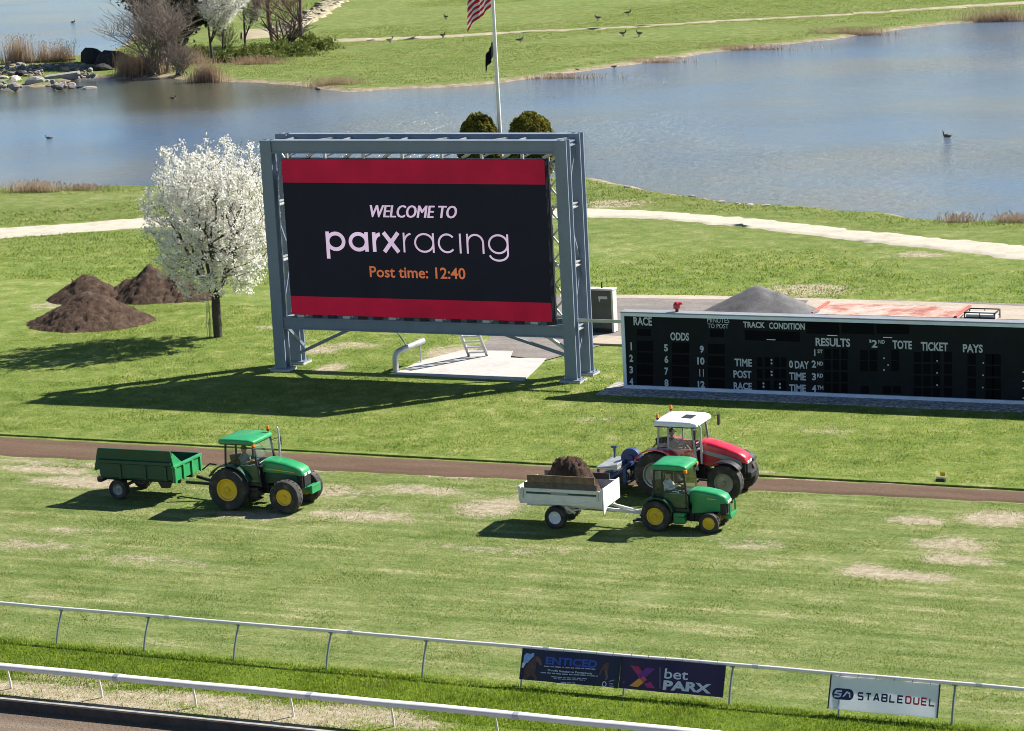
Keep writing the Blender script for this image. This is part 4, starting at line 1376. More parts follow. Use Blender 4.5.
    for s in (-1, 1):
        y, yt = s * (cw + .004), s * (cw - .026)
        pane('quarter_window', [(cr + .02, y, zw), (bx - .02, y, zw), (bx - .02, yt, zt - .03), (cr + .06, yt, zt - .03)])
        pane('door_window', [(bx + .03, y, zw - .1), (bx + .03, yt, zt - .03), (cf - lean - .02, yt * .97, zt - .03), (cf - .01, y * .95, zb + .1), (bx + .28, y, zb + .1)])
    pane('windscreen', [(cf + .01, -cw * .90, zw + .02), (cf + .01, cw * .90, zw + .02), (cf - lean + .01, cw * .88, zt - .03), (cf - lean + .01, -cw * .88, zt - .03)])
    pane('rear_window', [(cr - .01, -cw * .94, zw), (cr - .01, cw * .94, zw), (cr + .04, cw * .9, zt - .03), (cr + .04, -cw * .9, zt - .03)])
    # roof
    m = MB()
    a, b_ = c['roof']
    rw = c['rw']
    rh = c['rh']
    secs = []
    for (x, k, z1) in ((a, .90, .45), (a + .03, .96, .75), (a + .16, 1.0, 1.0), ((a + b_) / 2, 1.0, 1.06), (b_ - .25, 1.0, 1.0), (b_ - .05, .95, .72), (b_, .88, .42)):
        secs.append(rrect(x, rw * k, zt - .01, zt + rh * z1, rh * .45 * z1, 3))
    m.loft(secs)
    m.build('cab_roof', c['roofmat'], g, smooth=True)
    m = MB(); m.box(a + .06, b_ - .05, -rw * .93, rw * .93, zt - .06, zt - .012); m.build('roof_liner', M['black'], g)
    if c.get('hatch'):
        m = MB(); m.box((a + b_) / 2 + .05, (a + b_) / 2 + .45, -.28, .28, zt + rh * 1.04, zt + rh * 1.1); m.build('roof_hatch', M['black'], g, bevel=.01)
    # mudguards
    for s in (-1, 1):
        m = MB()
        rad = rR + .07
        y0, y1 = s * (cw - .06), s * (c['tR'] + c['wR'] * c['fw'])
        prev = None
        secs = []
        for i in range(13):
            an = math.radians(c['fa0'] + (c['fa1'] - c['fa0']) * i / 12)
            rr_ = rad
            x, z = rr_ * math.cos(an), rR + rr_ * math.sin(an)
            x2, z2 = (rr_ + .05) * math.cos(an), rR + (rr_ + .05) * math.sin(an)
            z2 = min(z2, rR + rad + .03); z = min(z, rR + rad - .01)
            secs.append([(x, y0, z), (x, y1, z), (x2, y1, z2), (x2, y0, z2)])
        m.loft(secs)
        m.build('fender', c['fender'], g, smooth=True)
        m = MB(); m.box(-.18, cf - .1, s * (cw - .05), s * (cw - .09), zb, zw - .02); m.build('cab_side', c['fender'], g)
    if c.get('ffender'):
        for s in (-1, 1):
            m = MB(); secs = []
            for i in range(9):
                an = math.radians(40 + 100 * i / 8)
                x, z = wb + (rF + .08) * math.cos(an), rF + (rF + .08) * math.sin(an)
                secs.append([(x, s * (c['tF'] - c['wF'] * .45), z), (x, s * (c['tF'] + c['wF'] * .42), z), (x, s * (c['tF'] + c['wF'] * .42), z + .03), (x, s * (c['tF'] - c['wF'] * .45), z + .03)])
            m.loft(secs); m.build('front_fender', c['ffender'], g, smooth=True)
    # floor, seat, wheel, steps
    m = MB(); m.box(cr + .05, cf, -cw + .05, cw - .05, zb - .05, zb + .02); m.build('floor', M['black'], g)
    m = MB(); m.box(.0, .46, -.24, .24, c['sz'] - .14, c['sz'] - .03); m.bar((.0, 0, c['sz'] - .1), (-.12, 0, c['sz'] + .52), .46, .12, (0, 1, 0)); m.build('seat', M['black'], g, bevel=.03)
    m = MB()
    sx, sz = .24 + .54, c['sz'] + .30
    pts = [(sx + .10 * math.sin(t_) * .4, .19 * math.cos(t_), sz + .17 * math.sin(t_) * .9) for t_ in np.linspace(0, 2 * math.pi, 19)]
    m.tube(pts, .015, 6)
    m.tube([(sx, 0, sz), (cf - .12, 0, zb + .05)], .04, 8)
    m.build('steering_wheel', M['black'], g, smooth=True)
    m = MB(); m.box(cf - .28, cf - .04, -.3, .3, zb, zw - .02); m.build('dashboard', M['black'], g, bevel=.03)
    for s in (-1, 1):
        for k in range(c['steps']):
            m = MB(); m.box(cf - .45, cf - .02, s * (cw + .02), s * (cw - .22), zb - .25 - .26 * k, zb - .20 - .26 * k); m.build('step', M['darkmetal'], g, bevel=.01)
    m = MB()
    m.box(.55, cf - .1, -cw - .02, -cw + .25, zb - .48, zb - .08)
    m.build('fuel_tank', c['tank'], g, bevel=.05)
    # exhaust, beacons, mirrors
    if c.get('exhaust'):
        ex, ey, ez0, ez1 = c['exhaust']
        m = MB(); m.cyl((ex, ey, ez0), (ex, ey, ez1 - .5), .045, n=10); m.tube([(ex, ey, ez1 - .5), (ex, ey, ez1 - .05), (ex - .06, ey, ez1 + .04)], .032, 10)
        m.build('exhaust', M['galv'], g, smooth=True)
    for (bx_, by_, bz_) in c['beacons']:
        m = MB(); m.cyl((bx_, by_, bz_), (bx_, by_, bz_ + .14), .018, n=6); m.cyl((bx_, by_, bz_ + .07), (bx_, by_, bz_ + .13), .05, n=10); bk = m.build('beacon', M['black'], g)
        m = MB(); m.tube([(bx_, by_, bz_ + .13), (bx_, by_, bz_ + .22), (bx_, by_, bz_ + .26)], [.055, .05, .015], 10); m.build('lens', M['orange'], bk, smooth=True)
    for (p0, p1, w_, h_) in c['mirrors']:
        m = MB(); m.bar(p0, p1, .03, .03); m.box(p1[0] - .03, p1[0] + .03, p1[1] - w_ / 2, p1[1] + w_ / 2, p1[2] - h_, p1[2] + .03); m.build('mirror', M['black'], g, bevel=.01)
    for (x, y, z) in c.get('lamps', []):
        m = MB(); m.box(x - .04, x + .05, y - .07, y + .07, z - .05, z + .05); m.build('work_lamp', M['orange'], g, bevel=.01)
    return g

# large green tractor with the dark green trailer
gt = dict(wb=2.25, rR=.77, rF=.60, wR=.50, wF=.42, tR=.79, tF=.80, rimR=.40, rimF=.29, rim=M['yellow'], cw=.70, cr=-.16, cf=1.20, bx=.30, zb=.92, zw=1.62, zt=2.42, lean=.22, pw=.055,
          hx0=1.18, hx1=2.70, hw=.38, hood=[(1.16, 1.0, 1.76), (1.5, 1.02, 1.76), (2.0, 1.0, 1.69), (2.40, .96, 1.58), (2.63, .90, 1.48), (2.71, .78, 1.38)], hz=lambda x: 1.33 - .12 * max(0, (x - 1.9)), sd=.40,
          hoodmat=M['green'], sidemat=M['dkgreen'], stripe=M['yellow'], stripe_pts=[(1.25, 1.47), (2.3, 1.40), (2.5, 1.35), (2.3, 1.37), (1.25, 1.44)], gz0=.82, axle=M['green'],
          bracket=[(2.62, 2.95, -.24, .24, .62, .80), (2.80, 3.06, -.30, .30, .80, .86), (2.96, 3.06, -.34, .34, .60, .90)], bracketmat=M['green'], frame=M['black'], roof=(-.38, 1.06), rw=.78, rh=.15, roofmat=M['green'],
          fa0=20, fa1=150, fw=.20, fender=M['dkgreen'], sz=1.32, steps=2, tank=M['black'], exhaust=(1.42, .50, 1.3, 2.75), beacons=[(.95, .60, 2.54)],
          mirrors=[((1.0, .72, 2.25), (1.18, 1.02, 2.28), .16, .30), ((1.0, -.72, 2.25), (1.10, -.86, 2.28), .12, .28)], lamps=[(1.0, -.66, 2.36)])
J = (-46.85, 80.33, 0.0)
tractor('tractor', 'large green cab tractor with yellow wheels pulling the dark green trailer', J, math.radians(1.0), gt)
driver('driver in a grey shirt sitting in the large green tractor cab', (J[0] + .22, J[1], 1.30), math.radians(1), M['shirtgrey'], False, -.4)

# small green tractor
gs = dict(wb=1.84, rR=.53, rF=.35, wR=.40, wF=.27, tR=.62, tF=.58, rimR=.29, rimF=.205, rim=M['yellow'], cw=.58, cr=-.10, cf=1.08, bx=.22, zb=.72, zw=1.30, zt=2.12, lean=.10, pw=.05,
          hx0=1.10, hx1=2.34, hw=.32, hood=[(1.08, .92, 1.34), (1.2, 1.0, 1.38), (1.6, 1.03, 1.37), (2.0, 1.0, 1.30), (2.26, .90, 1.21), (2.36, .70, 1.10)], hz=lambda x: .95, sd=.38,
          hoodmat=M['green'], sidemat=M['green'], stripe=M['yellow'], stripe_pts=[(1.7, 1.12), (2.0, 1.10), (2.0, 1.07), (1.7, 1.09)], gz0=.55, axle=M['dkgreen'],
          bracket=[(2.25, 2.50, -.22, .22, .42, .60), (2.42, 2.52, -.36, .36, .50, .62), (2.44, 2.50, -.33, -.27, .62, .98), (2.44, 2.50, .27, .33, .62, .98)], bracketmat=M['green'], frame=M['black'], roof=(-.14, 1.10), rw=.66, rh=.17, roofmat=M['green'],
          fa0=15, fa1=150, fw=.35, fender=M['dkgreen'], sz=1.08, steps=1, tank=M['green'], beacons=[], mirrors=[((1.0, -.6, 1.95), (1.06, -.70, 1.96), .10, .2)], lamps=[(1.06, -.60, 2.07), (1.06, .60, 2.07)])
K = (-30.92, 80.92, 0.0)
tractor('compact_tractor', 'small green cab tractor with narrow yellow front wheels pulling the white trailer', K, math.radians(1.5), gs)
driver('driver in a pale shirt leaning forward in the small green tractor cab', (K[0] + .22, K[1], 1.08), math.radians(1.5), M['shirtwhite'], True, -.3)

M['framegrey'] = mk('grey_cab_frame', (.33, .35, .37), .4, .2, .1, 5)
# red tractor on the dirt strip
rt = dict(wb=2.50, rR=.82, rF=.65, wR=.50, wF=.42, tR=.84, tF=.82, rimR=.46, rimF=.34, rim=M['silver'], cw=.76, cr=.02, cf=1.45, bx=.42, zb=1.05, zw=1.74, zt=2.56, lean=.16, pw=.055,
          hx0=1.48, hx1=3.10, hw=.38, hood=[(1.46, .98, 1.95), (1.8, 1.02, 1.92), (2.35, 1.0, 1.78), (2.80, .95, 1.61), (3.03, .88, 1.48), (3.12, .74, 1.36)], hz=lambda x: 1.55 - .20 * (x - 1.46), sd=.42,
          hoodmat=M['red'], sidemat=M['red'], stripe=M['greypanel'], stripe_pts=[(1.5, 1.66), (2.45, 1.48), (2.95, 1.30), (3.0, 1.12), (2.82, 1.10), (2.35, 1.34), (1.5, 1.54)], gz0=.86, axle=M['darkmetal'],
          bracket=[(2.90, 3.26, -.26, .26, .68, .92), (3.14, 3.30, -.34, .34, .74, .90)], bracketmat=M['darkmetal'], frame=M['framegrey'], roof=(-.12, 1.50), rw=.84, rh=.17, roofmat=M['roofwhite'], hatch=True,
          fa0=25, fa1=152, fw=.42, fender=M['red'], sz=1.42, steps=3, tank=M['black'], ffender=M['black'], exhaust=(1.56, -.56, 1.2, 2.55),
          beacons=[(.05, .62, 2.72), (.02, -.66, 2.68)], mirrors=[((1.4, .82, 2.58), (1.62, 1.20, 2.56), .18, .36), ((1.4, -.82, 2.56), (1.48, -.93, 2.46), .14, .32)])
RD = (-32.38, 85.22, ZS)
tractor('tractor', 'red cab tractor with white roof and silver wheels on the dirt strip', RD, 0.0, rt)
driver('driver in a dark shirt sitting in the red tractor cab', (RD[0] + .24, RD[1], 1.44), 0, M['shirtdark'], True, -.2)

# blue spreader on the red tractor
B0 = (-33.95, 85.2, ZS)
sp = thing('spreader', 'blue mounted implement with grey deck behind the red tractor', 'implement', B0)
m = MB(); m.box(-.95, .42, -.95, .95, .34, .46); m.box(-.55, -.35, -.95, .95, .1, .34); m.build('tray', M['darkmetal'], sp, bevel=.02)
m = MB(); m.box(-.80, .02, -.70, .85, .84, .92); m.prism([(-.80, .92), (.02, .92), (.02, 1.06), (-.3, .98)], 'y', -.70, .85); m.build('deck', M['galv'], sp, bevel=.015)
m = MB()
for y in (-.86, .86):
    m.bar((.36, y, .4), (.36, y, 1.02), .12, .14); m.bar((-.5, y, .4), (.36, y, .95), .10, .10); m.bar((-.72, y * .8, .46), (-.72, y * .8, .85), .08, .08)
m.bar((.36, -.9, 1.0), (.36, .9, 1.0), .12, .12); m.bar((.36, 0, 1.0), (.95, 0, .9), .10, .10); m.bar((.36, -.35, .5), (.95, -.35, .6), .08, .08); m.bar((.36, .35, .5), (.95, .35, .6), .08, .08)
m.build('frame', M['blue'], sp, bevel=.015)
m = MB(); m.cyl((.22, .06, 1.10), (.22, .30, 1.10), .36, n=24); m.cyl((.22, .0, 1.10), (.22, .06, 1.10), .14, n=14); m.build('gear_drum', M['blue'], sp, bevel=.02)
m = MB(); m.cyl((.12, -.82, .62), (.12, .82, .62), .24, n=18); m.build('roller', M['darkmetal'], sp)
m = MB(); m.cyl((-.62, .70, .92), (-.62, .70, 1.30), .045, n=8); m.box(-.72, -.52, .63, .77, 1.30, 1.37); m.build('control_post', M['blue'], sp)
for y in (-.7, .7):
    m = MB(); m.cyl((-.70, y - .07, .22), (-.70, y + .07, .22), .22, n=18); m.build('wheel', M['rubber'], sp)

# dark green tipping trailer
G = (-51.75, 80.82, 0.0)
tr = thing('tipping_trailer', 'dark green tipping trailer hitched to the large green tractor', 'trailer', G, math.radians(.8))
xr, xf, yn = -.66, 2.36, 1.0
for s in (-1, 1):
    m = MB()
    if s < 0: m.prism([(s * (yn - .10), .78), (s * yn, .86), (s * yn, 1.36), (s * (yn + .07), 1.40), (s * (yn + .07), 1.50), (s * yn, 1.54), (s * (yn + .04), 1.90), (s * (yn - .02), 1.90), (s * (yn - .06), 1.54), (s * (yn - .06), .86)], 'x', xr, xf)
    else: m.prism([(s * (yn - .10), .78), (s * yn, .86), (s * yn, 1.36), (s * (yn - .06), 1.36), (s * (yn - .06), .86)], 'x', xr, xf)
    ztop = 1.90 if s < 0 else 1.36
    sd_o = m.build('side_panel', M['dkgreen'], tr)
    m = MB(); m.box(xr, xf, s * (yn - .03), s * (yn + .06), ztop + .002, ztop + .04); m.build('top_rail', M['dkgreen'], sd_o, bevel=.01)
    for x in (.2, 1.25, 2.1):
        m = MB(); m.box(x - .05, x + .05, s * (yn + .002), s * (yn + .05), .82, 1.34); m.build('stake', M['dkgreen'], sd_o, bevel=.01)
    if s < 0:
        m = MB(); m.prism([(xf - .01, 1.36), (xf + .08, 1.36), (xf - .01, 1.90)], 'y', s * (yn - .01), s * (yn - .05))
        m.prism([(-yn + .05, 1.381), (-yn + .70, 1.381), (-yn + .05, 1.88)], 'x', xf - .02, xf + .02); m.build('gusset', M['green'], tr)
m = MB()
m.prism([(xr, 1.88), (xr - .06, 1.86), (xr - .24, 1.10), (xr - .18, 1.06), (xr, 1.16)], 'y', -yn, -yn + .12); m.box(xr - .10, xr - .002, -yn + .121, yn, .92, 1.36); m.build('tailgate', M['dkgreen'], tr, bevel=.01)
m = MB(); m.box(xr, xf + .02, -yn + .06, yn - .06, .80, .90); m.build('floor', M['dkgreen'], tr)
m = MB(); fx = xf + .03
m.box(fx - .02, fx + .04, -yn, yn, .78, 1.30); m.box(fx - .04, fx + .10, -yn - .02, yn + .02, 1.30, 1.38)
fg = m.build('front_gate', M['green'], tr, bevel=.01)
for y in (-.92, -.31, .31, .92):
    m = MB(); m.box(fx + .042, fx + .10, y - .07, y + .07, .74, 1.298); m.build('rib', M['green'], fg, bevel=.01)
m = MB()
for s in (-1, 1):
    m.box(xr - .1, xf, s * .45 - .06, s * .45 + .06, .62, .79)
    m.bar((xf + .2, s * .42, .66), (3.95, 0, .52), .08, .10)
m.cyl((0, -.85, .40), (0, .85, .40), .06, n=10)
for s in (-1, 1): m.box(-.12, .12, s * .5 - .05, s * .5 + .05, .40, .63)
m.prism([(1.7, .78), (2.3, .78), (2.2, .55), (1.85, .52)], 'y', -.95, -.90)
m.box(3.7, 4.0, -.05, .05, .47, .56)
m.build('drawbar', M['darkmetal'], tr)
m = MB(); m.bar((xf + .4, .5, .9), (xf + .75, .5, 1.16), .05, .05); m.bar((xf + .72, .5, 1.14), (xf + 1.0, .5, 1.12), .05, .05); m.build('lever', M['darkmetal'], tr)
m = MB(); m.box(xr - .18, xr - .02, -.92, .92, .62, .74); m.build('rear_bumper', M['darkmetal'], tr)
m = MB(); m.box(xr - .22, xr - .182, -.9, -.7, .66, .8); m.build('tail_lamp', M['red'], tr)
for s in (-1, 1): wheel(tr, 0, s * .84, .38, .30, .20, M['greypanel'], s, 22)

# white tipping trailer with planks
Wt = (-34.38, 80.50, 0.0)
wt = thing('flatbed_trailer', 'white dropside trailer with plank extension hitched to the small green tractor', 'trailer', Wt, math.radians(1.2))
xr, xf, yn = -1.24, 1.74, .80
m = MB(); m.box(xr, xf, -yn, yn, .84, .92); m.build('bed', M['whitepaint'], wt, bevel=.01)
for s in (-1, 1):
    m = MB(); m.box(xr + .05, xf - .04, s * (yn - .03), s * (yn + .02), .921, 1.40)
    for z in (.94, 1.14, 1.34): m.box(xr + .06, xf - .05, s * (yn + .021), s * (yn + .035), z, z + .05)
    sp_ = m.build('side_panel', M['whitepaint'], wt, bevel=.006)
    if s < 0:
        m = MB(); m.box(xr + .25, xf - .12, s * (yn + .0215), s * (yn + .026), 1.205, 1.275); m.build('stripe', M['dkgreen'], sp_)
        m = MB(); m.box(xr + 1.15, xr + 1.75, s * (yn + .0265), s * (yn + .029), 1.19, 1.29); m.build('nameplate', M['greypanel'], sp_)
        for x in (xr + .12, xf - .14):
            m = MB(); m.box(x - .03, x + .03, s * (yn + .036), s * (yn + .07), 1.05, 1.42); m.build('latch', M['galv'], sp_)
    for x in (xr, xf - .035):
        m = MB(); m.box(x, x + .04, s * (yn - .05), s * (yn + .03), .84, 1.44); m.build('corner_post', M['whitepaint'], wt, bevel=.006)
m = MB(); m.box(xf + .008, xf + .05, -yn, yn, .78, 1.48); m.prism([(-yn, .78), (-yn + .35, .78), (-yn + .1, .60), (-yn, .60)], 'x', xf + .008, xf + .05); m.build('headboard', M['whitepaint'], wt, bevel=.006)
m = MB(); m.box(xr - .05, xr - .008, -yn, yn, .92, 1.44); m.build('tailboard', M['whitepaint'], wt, bevel=.006)
m = MB(); m.box(xr + .30, xf - .24, -yn - .005, -yn + .03, 1.60, 1.86); m.build('plank', M['wood'], wt)
m = MB(); m.box(xr + .18, xf - .16, -yn - .02, -yn + .025, 1.402, 1.598); m.build('plank', M['wood2'], wt)
m = MB(); m.box(xr + .3, xf - .3, yn - .03, yn, 1.402, 1.62); m.build('plank', M['wood2'], wt)
for x in (xr + .5, .2, xf - .4):
    m = MB(); m.box(x - .04, x + .04, -yn + .031, -yn + .06, .93, 1.82); m.build('plank_stake', M['wood2'], wt)
m = MB()
for s in (-1, 1):
    m.box(xr + .1, xf, s * .40 - .05, s * .40 + .05, .68, .838)
    m.bar((xf - .5, s * .40, .72), (3.0, 0, .50), .07, .10)
    m.box(-.25, .25, s * .42 - .04, s * .42 + .04, .42, .68)
m.cyl((0, -.75, .40), (0, .75, .40), .06, n=10)
m.build('chassis', M['whitepaint'], wt, bevel=.01)
m = MB(); m.bar((.35, -.7, .78), (.65, -.55, .52), .06, .08); m.bar((.5, -.6, .6), (1.3, -.3, .74), .05, .05); m.build('ram', M['galv'], wt)
for s in (-1, 1): wheel(wt, 0, s * .68, .39, .30, .215, M['roofwhite'], s, 22)
tag(heap('soil_heap', 'heap of brown soil piled in the white trailer', M['soil'], (Wt[0] + .36, Wt[1] + .02), [(.0, 0, 1.12, .74, 2.1, 0), (-.2, .02, .95, .70, 1.9, 0)], res=.05, skirt=.0, cap=1.36, rough=.13, seed=41, base=.91), group=None)

# ------------------------------------------------------------------ rails
def rail_thing(name, label, yb, yt, zt, posts, x0, x1, prof, railmat, postmat, gr=None):
    o = (-30, yb, 0)
    r = thing(name, label, 'rail', o)
    m = MB(o)
    n = 60
    secs = []
    for i in range(n + 1):
        x = x0 + (x1 - x0) * i / n
        dz = .005 * math.sin(x * 1.03) + .003 * math.sin(x * 2.3 + 1)
        secs.append([(x, yt + p[0], zt + p[1] + dz) for p in prof])
    m.loft(secs)
    m.build('rail', railmat, r, smooth=True)
    for x in posts[1::2]:                                  # sleeves where two lengths of rail meet
        m = MB(o)
        m.loft([[(x + q_, yt + p[0] * 1.12, zt + p[1] * 1.12 + .005 * math.sin(x * 1.03) + .003 * math.sin(x * 2.3 + 1)) for p in prof] for q_ in (.55, .72)])
        m.build('sleeve', M['galv'], r)
    base = None
    for x in posts:
        if base is None:
            m = MB((x, yb, 0))
            zz = zt + min(p[1] for p in prof) + .02
            m.tube([(x, yb, -.15), (x, yb + (yt - yb) * .30, zz * .35), (x, yb + (yt - yb) * .84, zz * .86), (x, yt, zz)], [.032, .032, .030, .030], 8)
            m.box(x - .07, x + .07, yt - .05, yt + .05, zz - .03, zz + .015)
            base = m.build('post', postmat, r, smooth=True)
            q = base
        else:
            q = base.copy()
            COL.objects.link(q)
        q.parent = r
        q.location = (x - o[0], 0, 0)
    return r
tx0 = -44.19
round_prof = [(.055 * math.cos(a), .055 * math.sin(a)) for a in np.linspace(0, 2 * math.pi, 13)[:-1]]
TPY, TTY, TTZ = 64.13, 64.60, 1.050
rail_thing('turf_rail', 'white tubular rail on thin leaning posts along the turf course', TPY, TTY, TTZ - .055, [tx0 + 3.05 * k for k in range(-2, 14)], -58, -2, round_prof, M['railwhite'], M['postgrey'])
cap_prof = [(-.13, -.085), (-.145, -.01), (-.12, .035), (-.05, .06), (.05, .06), (.12, .035), (.14, -.01), (.13, -.04), (.0, -.03), (-.10, -.085)]
rail_thing('near_rail', 'white rail with a broad rounded cap nearest the camera beside the dirt track', 60.22, 60.08, .72, [-43.14 + 3.05 * k for k in range(-2, 12)], -58, -5, cap_prof, M['railwhite'], M['railwhite'])

# ------------------------------------------------------------------ banners on the turf rail
SL = (TTY - TPY) / TTZ
def rplane(px, py, off=.07):
    """place on the leaning plane of the rail posts"""
    d = FW * F + RT * (px - 512) - UP * (py - 365.5)
    t_ = (TPY - off - CAMP[1] + SL * CAMP[2]) / (d[1] - SL * d[2])
    q = CAMP + d * t_
    return q[0], q[2]
def banner(name, label, xa, xb, za, zb, mat):
    o = (xa, TPY, 0)
    g = thing(name, label, 'banner', o)
    m = MB(o)
    n = 40
    ph = xa * 3.1
    def wv(a, b): return .014 * math.sin(a * 3.3 + ph + b * 2.2) + .008 * math.sin(a * 7.1 - b * 4 + ph)
    def P(a, b, dy): return (a, TPY - dy + SL * b - (wv(a, b) if dy > .04 else 0), b)
    secs = []
    for i in range(n + 1):
        a = xa + (xb - xa) * i / n
        secs.append([P(a, za + (zb - za) * k / 5, .06) for k in range(6)] + [P(a, za + (zb - za) * k / 5, .045) for k in range(5, -1, -1)])
    m.loft(secs)
    sh = m.build('sheet', mat, g)
    def put(a, b, k=0): return (a, TPY - .066 - .0018 * k + SL * b - wv(a, b), b)
    for (a, b) in ((xa, za), (xb, za)):
        m = MB(o); m.cyl(P(a, za, .05), P(a, zb, .05), .022, n=6); m.build('edge_pole', M['darkmetal'], g)
    for k in range(6):
        a = xa + (xb - xa) * (k + .5) / 6
        m = MB(o); m.tube([P(a, zb - .02, .07), P(a, zb + .05, .02), P(a, zb + .10, -.03)], .006, 5); m.build('tie', M['black'], g)
    return g, o, put
ZB0, ZB1 = .20, .99
xa, _ = rplane(521, 665)
xm, _ = rplane(619.5, 675)
xb, _ = rplane(723.5, 683)
navy = mk('navy_banner', (.008, .010, .034), .45, 0, .25, 2)
purple = mk('dark_purple_banner', (.022, .006, .042), .45, 0, .25, 2)
# left banner: horse, title, lines of small print
g, o, put = banner('banner', 'dark blue banner with a horse and jockey picture and blue title on the turf rail', xa, xm - .02, ZB0, ZB1, navy)
W_ = xm - xa
H_ = ZB1 - ZB0
def bx(px, py):
    return rplane(px, py)
def zz(x, y): return rplane(510 + x / 8.533, 640 + y / 8.533)
def poly_on(nm, pts, mat, k):
    m = MB(o); m.add([put(*zz(*p), k) for p in pts], [tuple(range(len(pts)))]); m.build(nm, mat, g)
hbrown = mk('print_brown', (.10, .040, .022), .5, 0, .5, 14)
hbrown2 = mk('print_brown_pale', (.16, .075, .05), .5, 0, .4, 14)
pblue = mk('print_pale_blue', (.25, .40, .70), .5, 0, .2, 12)
pwhite = mk('print_white', (.66, .67, .70), .5, 0, .08, 12)
ptitle = mk('print_blue', (.025, .075, .40), .45, 0, .15, 5)
poly_on('horse_print', [(120, 250), (150, 205), (190, 165), (215, 140), (240, 138), (262, 165), (275, 205), (258, 220), (240, 195), (225, 190), (222, 235), (212, 290), (232, 320), (222, 352), (205, 345), (205, 318), (180, 300), (150, 320), (128, 345), (112, 330), (118, 290)], hbrown, 1)
poly_on('horse_head_print', [(222, 150), (245, 142), (264, 168), (276, 206), (262, 218), (245, 190), (228, 178)], hbrown2, 2)
poly_on('jockey_print', [(112, 190), (118, 135), (140, 112), (178, 122), (190, 110), (208, 116), (205, 138), (180, 160), (150, 195), (125, 200)], pblue, 3)
poly_on('breeches_print', [(92, 235), (90, 205), (112, 192), (132, 200), (112, 240)], pwhite, 2)
poly_on('second_horse_print', [(755, 300), (775, 250), (800, 210), (830, 190), (850, 200), (842, 225), (835, 265), (825, 310), (808, 312), (812, 270), (790, 260), (770, 305)], hbrown, 1)
poly_on('second_horse_leg_print', [(810, 265), (832, 262), (836, 320), (822, 345), (812, 340), (818, 310)], hbrown2, 2)
m = MB(o)
a0, b0 = zz(303, 205); a1, b1 = zz(303, 138); a2, _ = zz(742, 225)
letter(m, 'ENTICED', a0, a2, b0, b1, put, .035); m.build('title_text', ptitle, g)
m = MB(o)
a0, b0 = zz(322, 268); a1, b1 = zz(322, 247); a2, _ = zz(700, 297)
letter(m, 'Proudly Standing in Pennsylvania', a0, a2, b0, b1, lambda a, b, k=0: put(a, b, 1), .02); m.build('small_text', pwhite, g)
r_ = np.random.default_rng(4)
for (x0, y0, x1, th) in ((290, 222, 735, 9), (262, 277, 750, 9), (352, 312, 655, 8), (372, 327, 640, 6), (436, 360, 556, 9)):      # lines of print too small to read
    m = MB(o)
    x = x0
    while x < x1:
        wd_ = r_.uniform(18, 48)
        y = y0 + (x - x0) * .067
        xe = min(x + wd_, x1)
        m.add([put(*zz(x, y - th / 2), 2), put(*zz(xe, y - th / 2 + (xe - x) * .067), 2), put(*zz(xe, y + th / 2 + (xe - x) * .067), 2), put(*zz(x, y + th / 2), 2)], [(0, 1, 2, 3)])
        x = xe + 9
    m.build('print_line', mk('print_grey', (.42, .44, .5), .5), g)
m = MB(o)
c0 = zz(803, 378)
stroke(m, [(c0[0] + .055 * math.cos(t_), c0[1] + .06 * math.sin(t_)) for t_ in np.linspace(0, 6.283, 19)[:-1]], .022, put, True, 2)
m.build('round_emblem', pwhite, g)
m = MB(o)
for (x0, y0, x1) in ((842, 350, 890), (845, 368, 880), (845, 388, 884)):
    m.add([put(*zz(x0, y0), 2), put(*zz(x1, y0 - 12 if y0 == 350 else y0 + 3), 2), put(*zz(x1, y0 - 4 if y0 == 350 else y0 + 12), 2), put(*zz(x0, y0 + 8), 2)], [(0, 1, 2, 3)])
m.build('corner_emblem', mk('print_grey2', (.3, .32, .36), .5), g)

# right banner: X logo and wordmark
g, o, put = banner('banner', 'dark purple banner with an orange and magenta X hanging on the turf rail', xm + .02, xb, ZB0, ZB1, purple)
def z3(x, y): return rplane(500 + x / 3.938, 620 + y / 3.938)
def quad(nm, pts, mat, k):
    m = MB(o); m.add([put(*z3(*p), k) for p in pts], [tuple(range(len(pts)))]); m.build(nm, mat, g)
cols = {}
def flat(nm, c): return mk(nm, c, .45, 0, .06, 8)
quad('logo_arm', [(512, 178), (545, 182), (612, 270), (578, 266)], flat('logo_magenta', (.42, .02, .16)), 1)
quad('logo_arm', [(512, 178), (545, 182), (562, 205), (530, 203)], flat('logo_crimson', (.40, .02, .07)), 2)
quad('logo_arm', [(578, 186), (612, 192), (566, 232), (545, 215)], flat('logo_purple', (.16, .02, .22)), 3)
quad('logo_arm', [(566, 220), (580, 234), (560, 250), (540, 238)], flat('logo_red', (.62, .07, .06)), 4)
quad('logo_arm', [(548, 229), (566, 246), (543, 264), (508, 260)], flat('logo_orange', (.85, .33, .04)), 5)
m = MB(o)
for (x0, y0, x1, y1) in ((629, 186, 632, 270),):
    m.add([put(*z3(x0, y0), 1), put(*z3(x1, y0), 1), put(*z3(x1, y1), 1), put(*z3(x0, y1), 1)], [(0, 1, 2, 3)])
m.build('divider', flat('print_dim', (.22, .2, .26)), g)
m = MB(o)
a0, b0 = z3(646, 230); _, b1 = z3(646, 190); a2, _ = z3(738, 237)
letter(m, 'bet', a0, a2, b0, b1, put, .012); m.build('wordmark_text', pwhite, g)
m = MB(o)
a0, b0 = z3(641, 274); _, b1 = z3(641, 236); a2, _ = z3(830, 287)
letter(m, 'PARX', a0, a2, b0, b1, put, .045); m.build('wordmark_text', pwhite, g)

